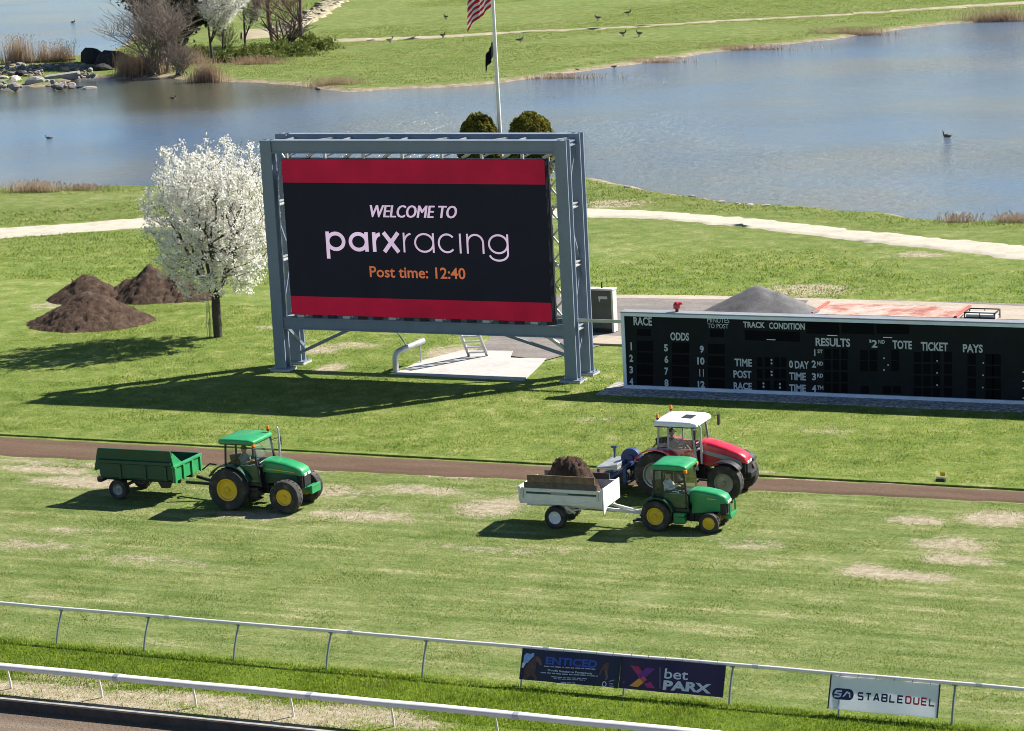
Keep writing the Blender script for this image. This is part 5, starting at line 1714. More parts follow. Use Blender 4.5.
# white sponsor sign
xs, _ = rplane(829.5, 690)
xe, _ = rplane(938.5, 700)
g, o, put = banner('banner', 'white banner with navy and red lettering hanging at the right end of the turf rail', xs, xe, .16, .97, mkleaf('white_banner', (.84, .86, .90), (.90, .91, .94), .55, .8))
def z4(x, y): return rplane(790 + x / 4.376, 640 + y / 4.376)
nav = flat('print_navy', (.012, .014, .065))
rd_ = flat('print_red', (.55, .010, .045))
def seg_letters(word, px0, px1, yb0, yb1, ytop_h, mats, wdk=.20):
    n = len(word)
    a0, b0 = z4(px0, yb0)
    a1, b1 = z4(px1, yb1)
    _, bt = z4(px0, yb0 - ytop_h)
    h = bt - b0
    adv = (a1 - a0) / n
    w_ = adv * .80
    G = {'S': [[(1, 1), (.12, 1), (0, .88), (0, .6), (.12, .5), (.88, .5), (1, .4), (1, .12), (.88, 0), (0, 0)]], 'T': [[(0, 1), (1, 1)], [(.5, 1), (.5, 0)]], 'A': [[(0, 0), (.42, 1), (.58, 1), (1, 0)], [(.2, .3), (.8, .3)]],
         'B': [[(0, 0), (0, 1), (.85, 1), (.97, .88), (.97, .62), (.85, .5), (.1, .5)], [(.85, .5), (1, .38), (1, .12), (.88, 0), (0, 0)]], 'L': [[(0, 1), (0, 0), (1, 0)]], 'E': [[(1, 1), (0, 1), (0, 0), (1, 0)], [(0, .5), (.9, .5)]],
         'D': [[(0, 0), (0, 1), (.8, 1), (1, .8), (1, .2), (.8, 0), (0, 0)]], 'U': [[(0, 1), (0, .15), (.15, 0), (.85, 0), (1, .15), (1, 1)]]}
    t_ = h * wdk
    for i, ch in enumerate(word):
        m = MB(o)
        for k, st in enumerate(G[ch]):
            stroke(m, [(a0 + adv * i + t_ / 2 + p[0] * (w_ - t_), b0 + t_ / 2 + p[1] * (h - t_)) for p in st], t_, put, False, 1 + k)
        m.build('lettering', mats[i], g)
seg_letters('STABLEDUEL', 294, 642, 262, 291, 36, [nav] * 6 + [rd_] * 4)
m = MB(o)
ea, eb = z4(184, 238)
ec, ed = z4(279, 238)
_, et = z4(230, 212)
_, ebm = z4(230, 262)
cx, cz, hw_, hh = (ea + ec) / 2, (et + ebm) / 2, (ec - ea) / 2, (et - ebm) / 2
pts = arc(cx + hw_ - hh, cz, hh, -90, 90, 12) + arc(cx - hw_ + hh, cz, hh, 90, 270, 12)
m.add([put(p[0], p[1], 1) for p in pts], [tuple(range(len(pts)))])
m.build('emblem', nav, g)
m = MB(o)
q = .30 * hh
stroke(m, [(cx - .1 * hw_, cz + .5 * hh), (cx - .62 * hw_, cz + .5 * hh), (cx - .72 * hw_, cz + .1 * hh), (cx - .2 * hw_, cz - .02 * hh), (cx - .25 * hw_, cz - .5 * hh), (cx - .8 * hw_, cz - .5 * hh)], q, put, False, 3)
stroke(m, [(cx + .02 * hw_, cz - .55 * hh), (cx + .35 * hw_, cz + .42 * hh), (cx + .60 * hw_, cz + .25 * hh), (cx + .66 * hw_, cz - .5 * hh)], q, put, False, 4)
m.build('emblem_mark', flat('emblem_white', (.68, .70, .76)), g)

# ------------------------------------------------------------------ flagpole and flags
fpx = at(502.5, 182)
pl = (fpx[0], fpx[1], 0.1)
fpole = thing('flagpole', 'tall pale flagpole between two round bushes by the pond', 'flagpole', pl)
m = MB(pl); m.cyl((pl[0], pl[1], -.1), (pl[0], pl[1], 17.5), .15, .085, 14); m.build('pole', M['whitepaint'], fpole, smooth=True)
m = MB(pl); m.cyl((pl[0], pl[1], .0), (pl[0], pl[1], .30), .34, .25, 16); m.build('base', M['concrete'], fpole)
m = MB(pl); m.tube([(pl[0], pl[1], 17.5), (pl[0], pl[1], 17.6), (pl[0], pl[1], 17.75), (pl[0], pl[1], 17.82)], [.05, .13, .12, .02], 12); m.build('finial', M['yellow'], fpole, smooth=True)
m = MB(pl); m.cyl((pl[0] - .22, pl[1], 1.2), (pl[0] - .12, pl[1], 17.3), .012, n=5); m.build('halyard', M['whitepaint'], fpole)
zf0 = float(aty(497, 8, fpx[1])[2])       # lower hoist corner of the big flag
def flagmesh(name, label, hoist_top, hoist_h, fly, dirx, dirz, colour, mats, nu=66, nv=40, amp=.22, seed=1):
    m = MB((pl[0] - .2, pl[1], hoist_top))
    vs, fs, mi = [], [], []
    for i in range(nu + 1):
        u_ = i / nu
        for j in range(nv + 1):
            v_ = j / nv
            d = u_ * fly
            ang = .55 + 1.1 * u_ if dirz is None else dirz
            # the cloth hangs in folds: the fly droops away from the hoist
            x = pl[0] - .2 - d * dirx * (1 - .10 * math.sin(u_ * 2.5)) - .18 * v_ * u_ * hoist_h
            z = hoist_top - v_ * hoist_h - d * math.sin(ang) * (.62 if dirz else .42) * (1 + .2 * v_) + .1 * math.sin(u_ * 9 + v_ * 2)
            y = pl[1] + amp * math.sin(u_ * 11 + v_ * 2.2) * (.25 + u_) + .1 * math.sin(u_ * 23 + 1)
            vs.append((x, y, z))
    for i in range(nu):
        for j in range(nv):
            a = i * (nv + 1) + j
            fs.append((a, a + nv + 1, a + nv + 2, a + 1))
            mi.append(colour((i + .5) / nu, (j + .5) / nv))
    m.add(vs, fs)
    m.m = mi
    o = m.build(name, mats, None, smooth=True)
    o.location = (pl[0] - .2, pl[1], hoist_top)
    s_ = o.modifiers.new('cloth', 'SOLIDIFY')
    s_.thickness = .008
    return tag(o, label, 'flag')
def clothmat(nm, c): return mkleaf(nm, tuple(x * .92 for x in c), tuple(min(1, x * 1.05) for x in c), .35, .8)
def us(u_, v_):
    if u_ < .40 and v_ < .538:
        return 3 if ((int(u_ * 66) % 4 == 1) and (int(v_ * 40) % 4 == 1)) else 2
    return int(v_ * 13) % 2
flagmesh('national_flag', 'red and white striped flag flying at the top of the flagpole', zf0 + 2.5, 2.5, 2.9, .50, None, us, [clothmat('flag_red', (.55, .025, .06)), clothmat('flag_white', (.80, .79, .80)), clothmat('flag_blue', (.02, .03, .15)), clothmat('flag_star', (.80, .79, .80))])
zf1 = float(aty(499, 42, fpx[1])[2])
flagmesh('black_flag', 'small black flag hanging limp below the striped flag', zf1, .95, 1.5, .30, 1.1, lambda u_, v_: 0, [clothmat('flag_black', (.016, .018, .035))], 30, 20, .12)

# ------------------------------------------------------------------ vegetation
def segmesh(name, A, B, ra, rb, mat, parent=None, n=4):
    A, B = np.asarray(A, float), np.asarray(B, float)
    d = B - A
    L = np.linalg.norm(d, axis=1, keepdims=True)
    d = d / np.maximum(L, 1e-6)
    ref = np.where(np.abs(d[:, 2:3]) > .9, np.array([[1., 0, 0]]), np.array([[0, 0, 1.]]))
    s = np.cross(d, ref)
    s /= np.linalg.norm(s, axis=1, keepdims=True)
    t_ = np.cross(s, d)
    V = np.empty((len(A), 2 * n, 3))
    for k in range(n):
        a = 2 * np.pi * k / n
        o = s * np.cos(a) + t_ * np.sin(a)
        V[:, k] = A + o * ra[:, None]
        V[:, k + n] = B + o * rb[:, None]
    base = (np.arange(len(A)) * 2 * n)[:, None]
    Fq = np.concatenate([base + np.array([[k, k + n, (k + 1) % n + n, (k + 1) % n]]) for k in range(n)])
    return bulk(name, V.reshape(-1, 3), Fq, mat, parent, smooth=True, nper=4)

def skeleton(trunk, pts, rtip, up=.6, expo=2.3, rmax=None, limbs=()):
    """branch network reaching every point of the crown; trunk: list of points already grown"""
    N = [np.array(p, float) for p in trunk]
    par = [max(i - 1, 0) for i in range(len(trunk))]
    par[0] = -1
    for at_i, line in limbs:
        prev = at_i
        for q in line:
            N.append(np.array(q, float)); par.append(prev); prev = len(N) - 1
    trunk = N
    tr_n = len(par)
    pts = np.asarray(pts, float)
    order = np.argsort(np.linalg.norm(pts - N[-1], axis=1))
    arr = np.zeros((len(trunk) + len(pts), 3))
    arr[:len(trunk)] = trunk
    n = len(trunk)
    k0 = max(1, min(4, len(trunk) // 2))
    for i in order:
        p = pts[i]
        d = p - arr[k0 - 1:n]
        dist = np.linalg.norm(d, axis=1)
        cost = dist * (1 + up * np.clip(-d[:, 2] / (dist + 1e-6), -.5, 1) + .25)
        j = int(np.argmin(cost)) + k0 - 1
        arr[n] = p
        par.append(j)
        n += 1
    par = np.array(par)
    w = np.zeros(n)
    has = np.zeros(n, bool)
    has[par[par >= 0]] = True
    w[~has] = rtip ** expo
    for i in range(n - 1, 0, -1): w[par[i]] += w[i] if w[i] > 0 else rtip ** expo
    rad = np.maximum(w, rtip ** expo) ** (1 / expo)
    if rmax: rad = np.minimum(rad, rmax)
    return arr[:n], par, rad, ~has

def crown_points(r, n, c, rad, top=1.0, low=1.0, hollow=.0, lump=.15):
    out = []
    while len(out) < n:
        p = r.normal(size=3)
        p /= np.linalg.norm(p)
        q = (hollow + (1 - hollow) * r.uniform() ** .45) * (1 + lump * math.sin(p[0] * 5 + p[2] * 4) * math.cos(p[1] * 4.3 + 1))
        z = p[2] * q
        k = 1.0
        out.append((c[0] + p[0] * q * rad[0], c[1] + p[1] * q * rad[1], c[2] + z * rad[2] * (top if z > 0 else low)))
    return np.array(out)

def leafcloud(name, C, size, mat, parent, r, nper=1, flat=0.0, spread=0.0):
    C = np.repeat(C, nper, axis=0)
    n = len(C)
    C = C + r.normal(0, spread, (n, 3))
    a = r.normal(size=(n, 3))
    a /= np.linalg.norm(a, axis=1, keepdims=True)
    b = np.cross(a, r.normal(size=(n, 3)))
    b /= np.linalg.norm(b, axis=1, keepdims=True)
    s = size * r.uniform(.6, 1.4, (n, 1))
    V = np.stack([C - a * s, C - b * s * .7, C + a * s, C + b * s * .7], 1)
    return bulk(name, V.reshape(-1, 3), np.arange(4 * n).reshape(-1, 4), mat, parent, nper=4)

def tree_from(name, label, base, trunk, pts, rtip, mat, up=.6, group=None, n=4, cat='tree', rmax=None, expo=2.3, limbs=()):
    g = thing(name, label, cat, tuple(base), 0, group)
    N, par, rad, tip = skeleton(trunk, pts, rtip, up, expo, rmax, limbs)
    rel = N - np.array(base)
    i = np.arange(1, len(N))
    big = rad[i] > rtip * 3.2
    ra = np.minimum(rad[par[i]], rad[i] * 1.25)
    if big.any(): segmesh('trunk', rel[par[i]][big], rel[i][big], ra[big], rad[i][big], mat, g, 8)
    if (~big).any(): segmesh('branches', rel[par[i]][~big], rel[i][~big], ra[~big], rad[i][~big] * .75, mat, g, 3)
    return g, N, par, rad, tip

# the white blossom tree beside the board
r = np.random.default_rng(12)
tb = at(218, 337)
trunk = [tb + [0, 0, -.1], tb + [.02, 0, .6], tb + [0, .02, 1.2], tb + [.03, 0, 1.7], tb + [.0, 0, 2.1], tb + [.05, .02, 3.0], tb + [-.05, 0, 4.0], tb + [.05, 0, 5.2], tb + [0, .03, 6.4]]
limbs = []
for k in range(8):
    a_ = k * .785 + r.uniform(-.25, .25)
    e_ = np.array([math.cos(a_), math.sin(a_), 0])
    sp_ = r.uniform(.75, 1.15)
    limbs.append((3 + k % 2, [tb + e_ * sp_ * q_[0] + [0, 0, q_[1]] + r.normal(0, .06, 3) for q_ in ((.28, 2.35), (.65, 2.95), (1.05, 3.75), (1.40, 4.7), (1.62, 5.7))]))
P_ = crown_points(r, 2200, tb + [.18, 0, 5.75], (3.38, 3.05, 4.0), 1.0, 1.0, .12, .10)
d_ = P_ - (tb + [.18, 0, 5.75])
f_ = np.where(d_[:, 2] > 0, 1 + .16 * np.clip(d_[:, 2] / 3.75, 0, .8), 1.0)          # broad shoulders
P_[:, 0] = tb[0] + .18 + d_[:, 0] * f_
P_[:, 1] = tb[1] + d_[:, 1] * f_
q_ = np.sin(d_[:, 0] * 2.3 + 1.2) * np.cos(d_[:, 2] * 1.9) + np.sin(d_[:, 1] * 2.6 + d_[:, 2] * 1.4)
P_ = P_[(q_ > -1.1) | (r.uniform(size=len(q_)) < .25)]
pts = P_[(P_[:, 2] > 1.85) & (np.hypot(P_[:, 0] - tb[0], P_[:, 1] - tb[1]) < 2.0 + (P_[:, 2] - 2.0) * 1.5) & (np.hypot(P_[:, 0] - tb[0], P_[:, 1] - tb[1]) > (3.4 - P_[:, 2]) * .75)]
g, N, par, rad, tip = tree_from('blossom_tree', 'white blossom tree with a dark trunk standing beside the video board', tb, trunk, pts, .011, M['bark'], .9, None, 4, 'tree', .22, 2.15, limbs)
i = np.arange(49, len(N))
fine = i[rad[i] < .032]
tt = r.uniform(0, 1, (len(fine), 6, 1))
C = (N[par[fine]][:, None] * (1 - tt) + N[fine][:, None] * tt).reshape(-1, 3)
q_ = np.sin(C[:, 0] * 3.1 + 1) * np.cos(C[:, 1] * 2.7) + np.sin(C[:, 2] * 3.4 + C[:, 0] * 1.3) + .5 * np.sin(C[:, 2] * 7 + C[:, 1] * 5)
C = C[r.uniform(size=len(C)) < np.clip(.78 + .36 * q_, .10, 1)]
C = np.repeat(C, 6, axis=0) + r.normal(0, .085, (len(C) * 6, 3))
leafcloud('crown', C - tb, .055, M['blossom'], g, r)
m = MB()
for k in range(7):                                       # suckers beside the trunk
    x, y = r.normal(0, .12) - .35, r.normal(0, .1)
    m.tube([(x, y, -.05), (x + r.normal(0, .06), y, .8), (x + r.normal(0, .12), y, 1.5 + r.uniform(0, .6))], [.014, .011, .006], 5)
m.build('sucker_shoots', M['barkgrey'], g)

# two round clipped bushes behind the board
def bush(label, c, rx, h, seed):
    r = np.random.default_rng(seed)
    g = thing('round_bush', label, 'bush', (c[0], c[1], 0), 0, 'clipped round bushes by the flagpole')
    n = 15000
    p = r.normal(size=(n, 3))
    p /= np.linalg.norm(p, axis=1, keepdims=True)
    q = (r.uniform(.88, 1.02, (n, 1))) * (1 + .05 * np.sin(p[:, :1] * 9 + seed) * np.cos(p[:, 2:] * 8) + .03 * np.sin(p[:, 1:2] * 19))
    P = p * q * np.array([rx, rx * .95, h * .5])
    P[:, 2] += h * .5
    P[:, :2] *= (1 - .16 * np.clip(P[:, 2:] / h - .55, 0, 1))
    leafcloud('foliage', P, .10, M['topiary'], g, r)
    m = MB()
    m.tube([(0, 0, -.1), (0, 0, h * .4), (0, 0, h * .8)], [.14, .1, .05], 8)
    for k in range(14):
        a, z = r.uniform(0, 6.28), r.uniform(.25, .7) * h
        m.tube([(0, 0, z), (math.cos(a) * rx * .75, math.sin(a) * rx * .75, z + .35)], [.04, .012], 5)
    m.build('trunk', M['bark'], g)
b1 = at(481, 183); b2 = at(533, 183.5)
bush('round clipped bush left of the flagpole, the smaller of the two', b1, 1.42, float(aty(481, 113.5, b1[1])[2]), 3)
bush('round clipped bush right of the flagpole, the larger of the two', b2, 1.68, float(aty(533, 112.5, b2[1])[2]), 8)

# bare trees and shrubs on the bank, far left
def z1(x, y): return (110 + x / 4.096, y / 4.096)
def bare(name, label, px, h, wid, n, seed, mat, rtip, lowest=.12, shape='vase', stems=1, group='trees on the pond bank', cat='tree', up=.9, rmax=.2, trunkh=.25, expo=2.3, depth=.8):
    """leafless tree: limbs fork and fork again, straight runs with a little sweep, thousands of twigs"""
    r = np.random.default_rng(seed)
    b = at(*px)
    b[2] = .05
    A, B, RA, RB, T = [], [], [], [], []
    def limb(p, d, L, rad, lev):
        k = 7 if lev == 0 else 4 if lev < 2 else 3
        for s_ in range(k):
            d = d + r.normal(0, .10 if lev else .05, 3) + np.array([0, 0, .05 * up])
            d /= np.linalg.norm(d)
            q = p + d * L / k
            r1 = rad * (1 - .72 * (s_ + 1) / k) if lev else rad * (1 - .45 * (s_ + 1) / k)
            r0 = rad * (1 - .72 * s_ / k) if lev else rad * (1 - .45 * s_ / k)
            A.append(p); B.append(q); RA.append(max(r0, rtip * .5)); RB.append(max(r1, rtip * .4))
            p = q
            if lev < 4 and len(A) < n:
                m_ = (2 if lev == 0 else 2 if lev < 3 else 2)
                if lev == 0 and s_ < 1 and trunkh > .2: m_ = 0
                for _ in range(m_ + int(r.uniform() < .5)):
                    a = r.uniform(0, 6.283)
                    sp = r.uniform(.6, 1.25) * min(1.3, wid / h * 3.3)
                    side = np.array([math.cos(a), math.sin(a) * depth, 0])
                    e = d * (1.0 if lev else .9) + side * sp + np.array([0, 0, .12])
                    e /= np.linalg.norm(e)
                    limb(q, e, L * r.uniform(.45, .72), r1 * r.uniform(.5, .75), lev + 1)
        T.append(p)
    if trunkh < .12:
        for _ in range(7):
            a = r.uniform(0, 6.283)
            d = np.array([math.cos(a) * wid / h * 1.1, math.sin(a) * wid / h * .8, 1.0]); d /= np.linalg.norm(d)
            n0 = n
            n = len(A) + n0 // 7
            limb(b + [r.normal(0, wid * .12), r.normal(0, .3), -.15], d, h * r.uniform(.5, .75), rmax, 1)
            n = n0
    else:
        limb(b + [0, 0, -.15], np.array([r.normal(0, .06), 0, 1.0]), h * .72, rmax, 0)
    A, B, RA, RB = np.array(A) - b, np.array(B) - b, np.array(RA), np.array(RB)
    g = thing(name, label, cat, tuple(b), 0, group)
    big = RA > rmax * .3
    segmesh('trunk', A[big], B[big], RA[big], RB[big], mat, g, 7)
    segmesh('branches', A[~big], B[~big], RA[~big], RB[~big], mat, g, 3)
    N = B + b
    tip = RA < rtip * 1.3
    return g, N, None, None, tip, b
ret = bare('bare_shrub', 'grey leafless thicket at the water edge, leftmost of the bank trees', z1(200, 300), 9.5, 3.9, 9000, 5, M['barkgrey'], .030, .04, 'round', cat='shrub', trunkh=.06, rmax=.14)
ret = bare('bare_shrub', 'low grey brush overhanging the water in front of the dark tree', z1(290, 305), 4.5, 2.7, 4000, 6, M['barkgrey'], .026, .04, 'round', cat='shrub', trunkh=.06, rmax=.10)
g, N, par, rad, tip, b = bare('dark_tree', 'dark vine-covered tree behind the grey thicket', z1(275, 240), 13.5, 3.6, 5000, 8, M['bark'], .028, .15, 'round', rmax=.26, trunkh=.10)
r = np.random.default_rng(3)
c_ = N[r.uniform(size=len(N)) < min(1, 3400 / len(N))]
c_ = c_[c_[:, 2] > 1.0]
c_ = c_ + r.normal(0, .25, c_.shape)
leafcloud('crown', np.repeat(c_, 12, axis=0) - b, .20, M['dkleaf'], g, r, 1, 0, .36)
for nm, px, h, wd_, n_, sd_, lb in (('white', (425, 262), 11.0, 2.6, 3200, 10, 'white blossom tree with dark stems at the pond bank'), ('white2', (555, 190), 10.0, 1.8, 1500, 13, 'thin tree with sparse white blossom between the bank trees')):
    g, N, par, rad, tip, b = bare('blossom_tree', lb, z1(*px), h, wd_, n_, sd_, M['bark'], .026, .28, 'round', rmax=.15, trunkh=.3)
    r = np.random.default_rng(sd_)
    c_ = N[tip]
    c_ = c_[c_[:, 2] > h * .18]
    c_ = c_[r.uniform(size=len(c_)) < 1300 / len(c_)] if n_ > 2000 else c_[r.uniform(size=len(c_)) < 350 / len(c_)]
    leafcloud('crown', np.repeat(c_, 6 if n_ > 2000 else 4, axis=0) - b, .085, M['blossom'], g, r, 1, 0, .17)
bare('bare_tree', 'tall reddish leafless tree with a straight trunk on the bank', z1(668, 180), 15.0, 4.2, 6500, 15, M['barkpink'], .030, .25, 'vase', rmax=.26, trunkh=.3, up=.9)
bare('bare_tree', 'low spreading leafless tree with several dark stems on the bank', z1(720, 212), 7.5, 3.4, 2200, 17, M['bark'], .026, .12, 'vase', rmax=.13, trunkh=.1, up=.7)
bare('bare_tree', 'dark leafless tree with long side limbs, rightmost on the bank', z1(785, 205), 15.0, 6.0, 5000, 19, M['barkpink'], .030, .26, 'vase', rmax=.25, trunkh=.25, up=.6)
bare('bare_tree', 'thin dark leafless stem between the blossom and the reddish tree', z1(465, 240), 6.5, 2.0, 1500, 23, M['bark'], .026, .15, 'vase', rmax=.12, trunkh=.15)
def low(label, px, rx, ry, h, seed, n=1500):
    r = np.random.default_rng(seed)
    b = at(*px); b[2] = .05
    g = thing('undergrowth_shrub', label, 'shrub', tuple(b), 0, 'green undergrowth below the bank trees')
    cc = np.column_stack([r.normal(0, rx * .5, n), r.normal(0, ry * .5, n), np.zeros(n)])
    e = np.clip(1 - (cc[:, 0] / (rx * 1.3)) ** 2 - (cc[:, 1] / (ry * 1.3)) ** 2, .05, 1)
    cc[:, 2] = r.uniform(.02, 1, n) * h * np.sqrt(e) * (1 + .25 * np.sin(cc[:, 0] * 2.3 + seed))
    leafcloud('foliage', np.repeat(cc, 3, axis=0), .13, M['undergrowth'], g, r, 1, 0, .16)
    m = MB()
    for k in range(16):
        x, y = r.normal(0, rx * .35), r.normal(0, ry * .3)
        m.tube([(x, y, -.1), (x + r.normal(0, .2), y, h * .5), (x + r.normal(0, .4), y, h * .9)], [.03, .02, .008], 4)
    m.build('stems', M['barkgrey'], g)
low('green undergrowth below the dark tree beside the reeds', z1(340, 250), 2.6, 1.8, 1.2, 31)
low('green undergrowth in the middle below the blossom trees', z1(560, 248), 3.6, 2.0, 1.2, 32, 2200)
low('green undergrowth at the foot of the reddish trees', z1(690, 228), 3.8, 2.0, 1.2, 33, 2200)
low('yellow-green undergrowth at the right end of the bank trees', z1(830, 205), 2.6, 1.8, 1.3, 34, 1300)

# dry reeds
def reeds(label, px, rx, ry, h, n, seed, lean=.18):
    r = np.random.default_rng(seed)
    b = at(*px); b[2] = 0
    P = np.column_stack([r.normal(0, rx * .5, n), r.normal(0, ry * .5, n), np.full(n, -.25)])
    hh = h * r.uniform(.45, 1.1, n)
    a = r.uniform(0, 6.283, n)
    w2 = .022 * r.uniform(.6, 1.5, n)
    ln = hh * np.abs(r.normal(0, lean, n))
    bb = r.uniform(0, 6.283, n)
    tipv = P + np.stack([np.cos(bb) * ln, np.sin(bb) * ln, hh + .2], 1)
    V = np.stack([P + np.stack([np.cos(a) * w2, np.sin(a) * w2, 0 * a], 1), P - np.stack([np.cos(a) * w2, np.sin(a) * w2, 0 * a], 1), tipv], 1)
    # seed heads
    k = r.uniform(size=n) < .45
    T = tipv[k]
    d = np.stack([np.cos(bb[k]) * .10, np.sin(bb[k]) * .10, np.full(k.sum(), .12)], 1)
    V2 = np.stack([T - d, T + np.array([.05, 0, 0]), T + d * .9], 1)
    VV = np.concatenate([V.reshape(-1, 3), V2.reshape(-1, 3)])
    o = bulk('reed_clump', VV, np.arange(len(VV)).reshape(-1, 3), M['reed'])
    o.location = tuple(b)
    return tag(o, label, 'reeds', 'dry reed clumps at the water')
def z2(x, y): return (x / 7.314, 40 + y / 7.314)
reeds('tall tan reed clump behind the rocks, leftmost on the causeway', z2(145, 172), 2.2, .8, 3.0, 900, 41)
reeds('small tan reed clump in the middle of the causeway', z2(325, 165), 1.0, .6, 2.2, 320, 42)
reeds('tan reed clump bending beside the black boulder', z2(450, 158), 1.6, .7, 2.3, 600, 43, .5)
reeds('pale reed clump right of the dark blocks at the water edge', z2(925, 255), 1.2, .7, 3.0, 420, 44)
reeds('tan reeds below the grey thicket', z1(150, 298), 2.6, .8, 2.4, 1000, 45)
reeds('brown dead brush at the foot of the dark tree', z1(300, 262), 2.8, .9, 1.7, 900, 65, .4)
reeds('brown dead brush between the blossom tree and the reddish tree', z1(600, 262), 3.6, .8, .9, 800, 66, .6)
reeds('orange-tan reed clump between the thicket and the bank', z1(395, 325), 1.8, .7, 2.0, 800, 46)
reeds('low dry reeds along the left end of the near pond shore', (35, 192), 2.4, .5, .75, 700, 47, .5)
reeds('dry reed tuft on the near pond shore left of the blossom tree', (85, 190), 2.0, .4, .45, 400, 48, .6)
reeds('thin dry reeds on the right part of the near pond shore', (957, 222), 1.2, .5, .5, 260, 49, .4)
reeds('dry reeds at the right edge of the near pond shore', (1014, 222), 1.5, .5, .5, 380, 50, .4)
reeds('brown brush on the far shore at the right edge', (1000, 19), 4.5, .8, 1.2, 1100, 51, .5)
reeds('dry brown brush along the far shore above the middle of the pond', (742, 47.5), 5.5, .5, .3, 700, 61, .9)
reeds('dry brown brush along the far shore left of the stones', (655, 60), 4.0, .5, .26, 450, 62, .9)
reeds('dark dry brush along the far shore nearer the right edge', (850, 33), 5.0, .5, .6, 900, 63, .9)
reeds('thin dry brush along the far shore behind the flagpole', (560, 76), 4.5, .5, .26, 450, 64, .9)
reeds('dry brush on the far bank edge right of the bank trees', z1(925, 345), 3.2, .6, .7, 700, 52, .7)

# rocks
def rockmesh(name, seed, sub=2):
    import bmesh
    bm = bmesh.new()
    bmesh.ops.create_icosphere(bm, subdivisions=sub, radius=1.0)
    r = np.random.default_rng(seed)
    pl_ = [(Vector(r.normal(size=3)).normalized(), r.uniform(.55, .9)) for _ in range(11)]
    for v in bm.verts:
        for n_, d in pl_:
            e = v.co.dot(n_) - d
            if e > 0: v.co -= n_ * e
        v.co *= 1 + r.normal(0, .02)
    me = bpy.data.meshes.new(name)
    bm.to_mesh(me)
    bm.free()
    return me
M['rockmid'] = mk('grey_rock', (.20, .185, .175), .9, 0, .4, 1.2, .5)
M['rockbrown'] = mk('brown_rock', (.17, .135, .11), .9, 0, .4, 1.2, .5)
RK = [rockmesh('rock', s_) for s_ in range(6)]
for me_ in RK: me_.materials.append(M['rock'])
RKP = [rockmesh('rock', s_ + 20) for s_ in range(3)]
for me_ in RKP: me_.materials.append(M['rockpale'])
def rock(label, px, rx, ry, rz_, me_, rot=0, z=0.0, mat=None, group=None, cat='rock', name='rock'):
    if mat is not None:
        me_ = me_.copy(); me_.materials.clear(); me_.materials.append(mat)
    o = link(name, me_)
    b = at(px[0], px[1], z)
    o.location = tuple(b)
    o.scale = (rx, ry, rz_)
    o.rotation_euler = (0, 0, rot)
    return tag(o, label, cat, group)
r = np.random.default_rng(77)
spots = []
k = 0
while len(spots) < 150 and k < 9000:
    k += 1
    x, y = r.uniform(-14, 92), r.uniform(62.5, 86.5)
    if y < 64 + .02 * x or (x > 72 and y > 78): continue
    s_ = r.uniform(.22, .55) * (1.15 if y > 78 else .9)
    if all(math.hypot((x - a) * 1.0, (y - b_) * 1.9) > (s_ + c_) * 5.6 for a, b_, c_ in spots) and not (42 < x < 79 and 70 < y < 82) and not (4 < x < 24 and 74 < y < 86) and not (22 < x < 52 and 76 < y < 90):
        spots.append((x, y, s_))
for x, y, s_ in spots:
    rock('rough grey riprap rock lying loose in the causeway pile', (x, y), s_ * r.uniform(.8, 1.4), s_ * r.uniform(.8, 1.3), s_ * r.uniform(.6, .95), RK[r.integers(6)], r.uniform(0, 6.28), r.uniform(-.05, .25), (None, M['rockmid'], M['rockbrown'])[int(r.integers(3))], group='riprap rocks on the causeway')
rock('large pale boulder at the water edge left of the concrete slab', z2(262, 315), 1.15, .9, .75, RKP[0], .3, -.1, cat='boulder')
rock('pale grey angular boulder near the left edge of the causeway', z2(100, 300), .95, .8, .62, RKP[1], 1.2, -.05, cat='boulder')
rock('small pale boulder touching the large one at the water', z2(345, 315), .48, .45, .42, RKP[2], .5, -.15, cat='boulder')
rock('flat pale rock awash in the pond in front of the causeway', z2(645, 355), 1.05, .55, .26, RKP[1], .2, WL, cat='rock')
rock('dark wet rock awash beside the flat pale rock', z2(588, 350), .42, .4, .25, RK[2], .7, WL, M['rockdark'])
rock('rounded black boulder standing above the causeway rocks', z2(672, 150), 1.35, 1.1, 1.75, RK[1], .4, .3, M['rockdark'], cat='boulder')
rock('long black boulder right of the rounded black one', z2(845, 175), 2.4, 1.0, 1.75, RK[3], .1, .3, M['rockdark'], cat='boulder')
rock('low black rock between the two black boulders', z2(720, 215), 1.7, .9, .8, RK[4], .1, .1, M['rockdark'])
rock('dark angular rock in the shade left of the concrete slab', z2(150, 255), .7, .6, .5, RK[5], .6, .1, M['rockdark'])
sb = at(*z2(455, 275))
m = MB(); m.box(-1.75, 1.75, -.7, .7, -.5, .18)
o_ = m.build('concrete_slab', M['slab'], None, bevel=.05); o_.location = (sb[0], sb[1], .22); o_.rotation_euler = (math.radians(3), math.radians(-5), math.radians(24))
tag(o_, 'flat grey concrete slab lying among the causeway rocks', 'slab')
m = MB(); m.box(-3.4, 3.4, -.12, .12, -.1, .08)
pb = at(*z2(330, 168)); o_ = m.build('timber_beam', M['wood'], None, bevel=.02); o_.location = (pb[0], pb[1], .25); o_.rotation_euler = (0, 0, math.radians(24))
tag(o_, 'long weathered timber lying along the top of the causeway', 'timber')
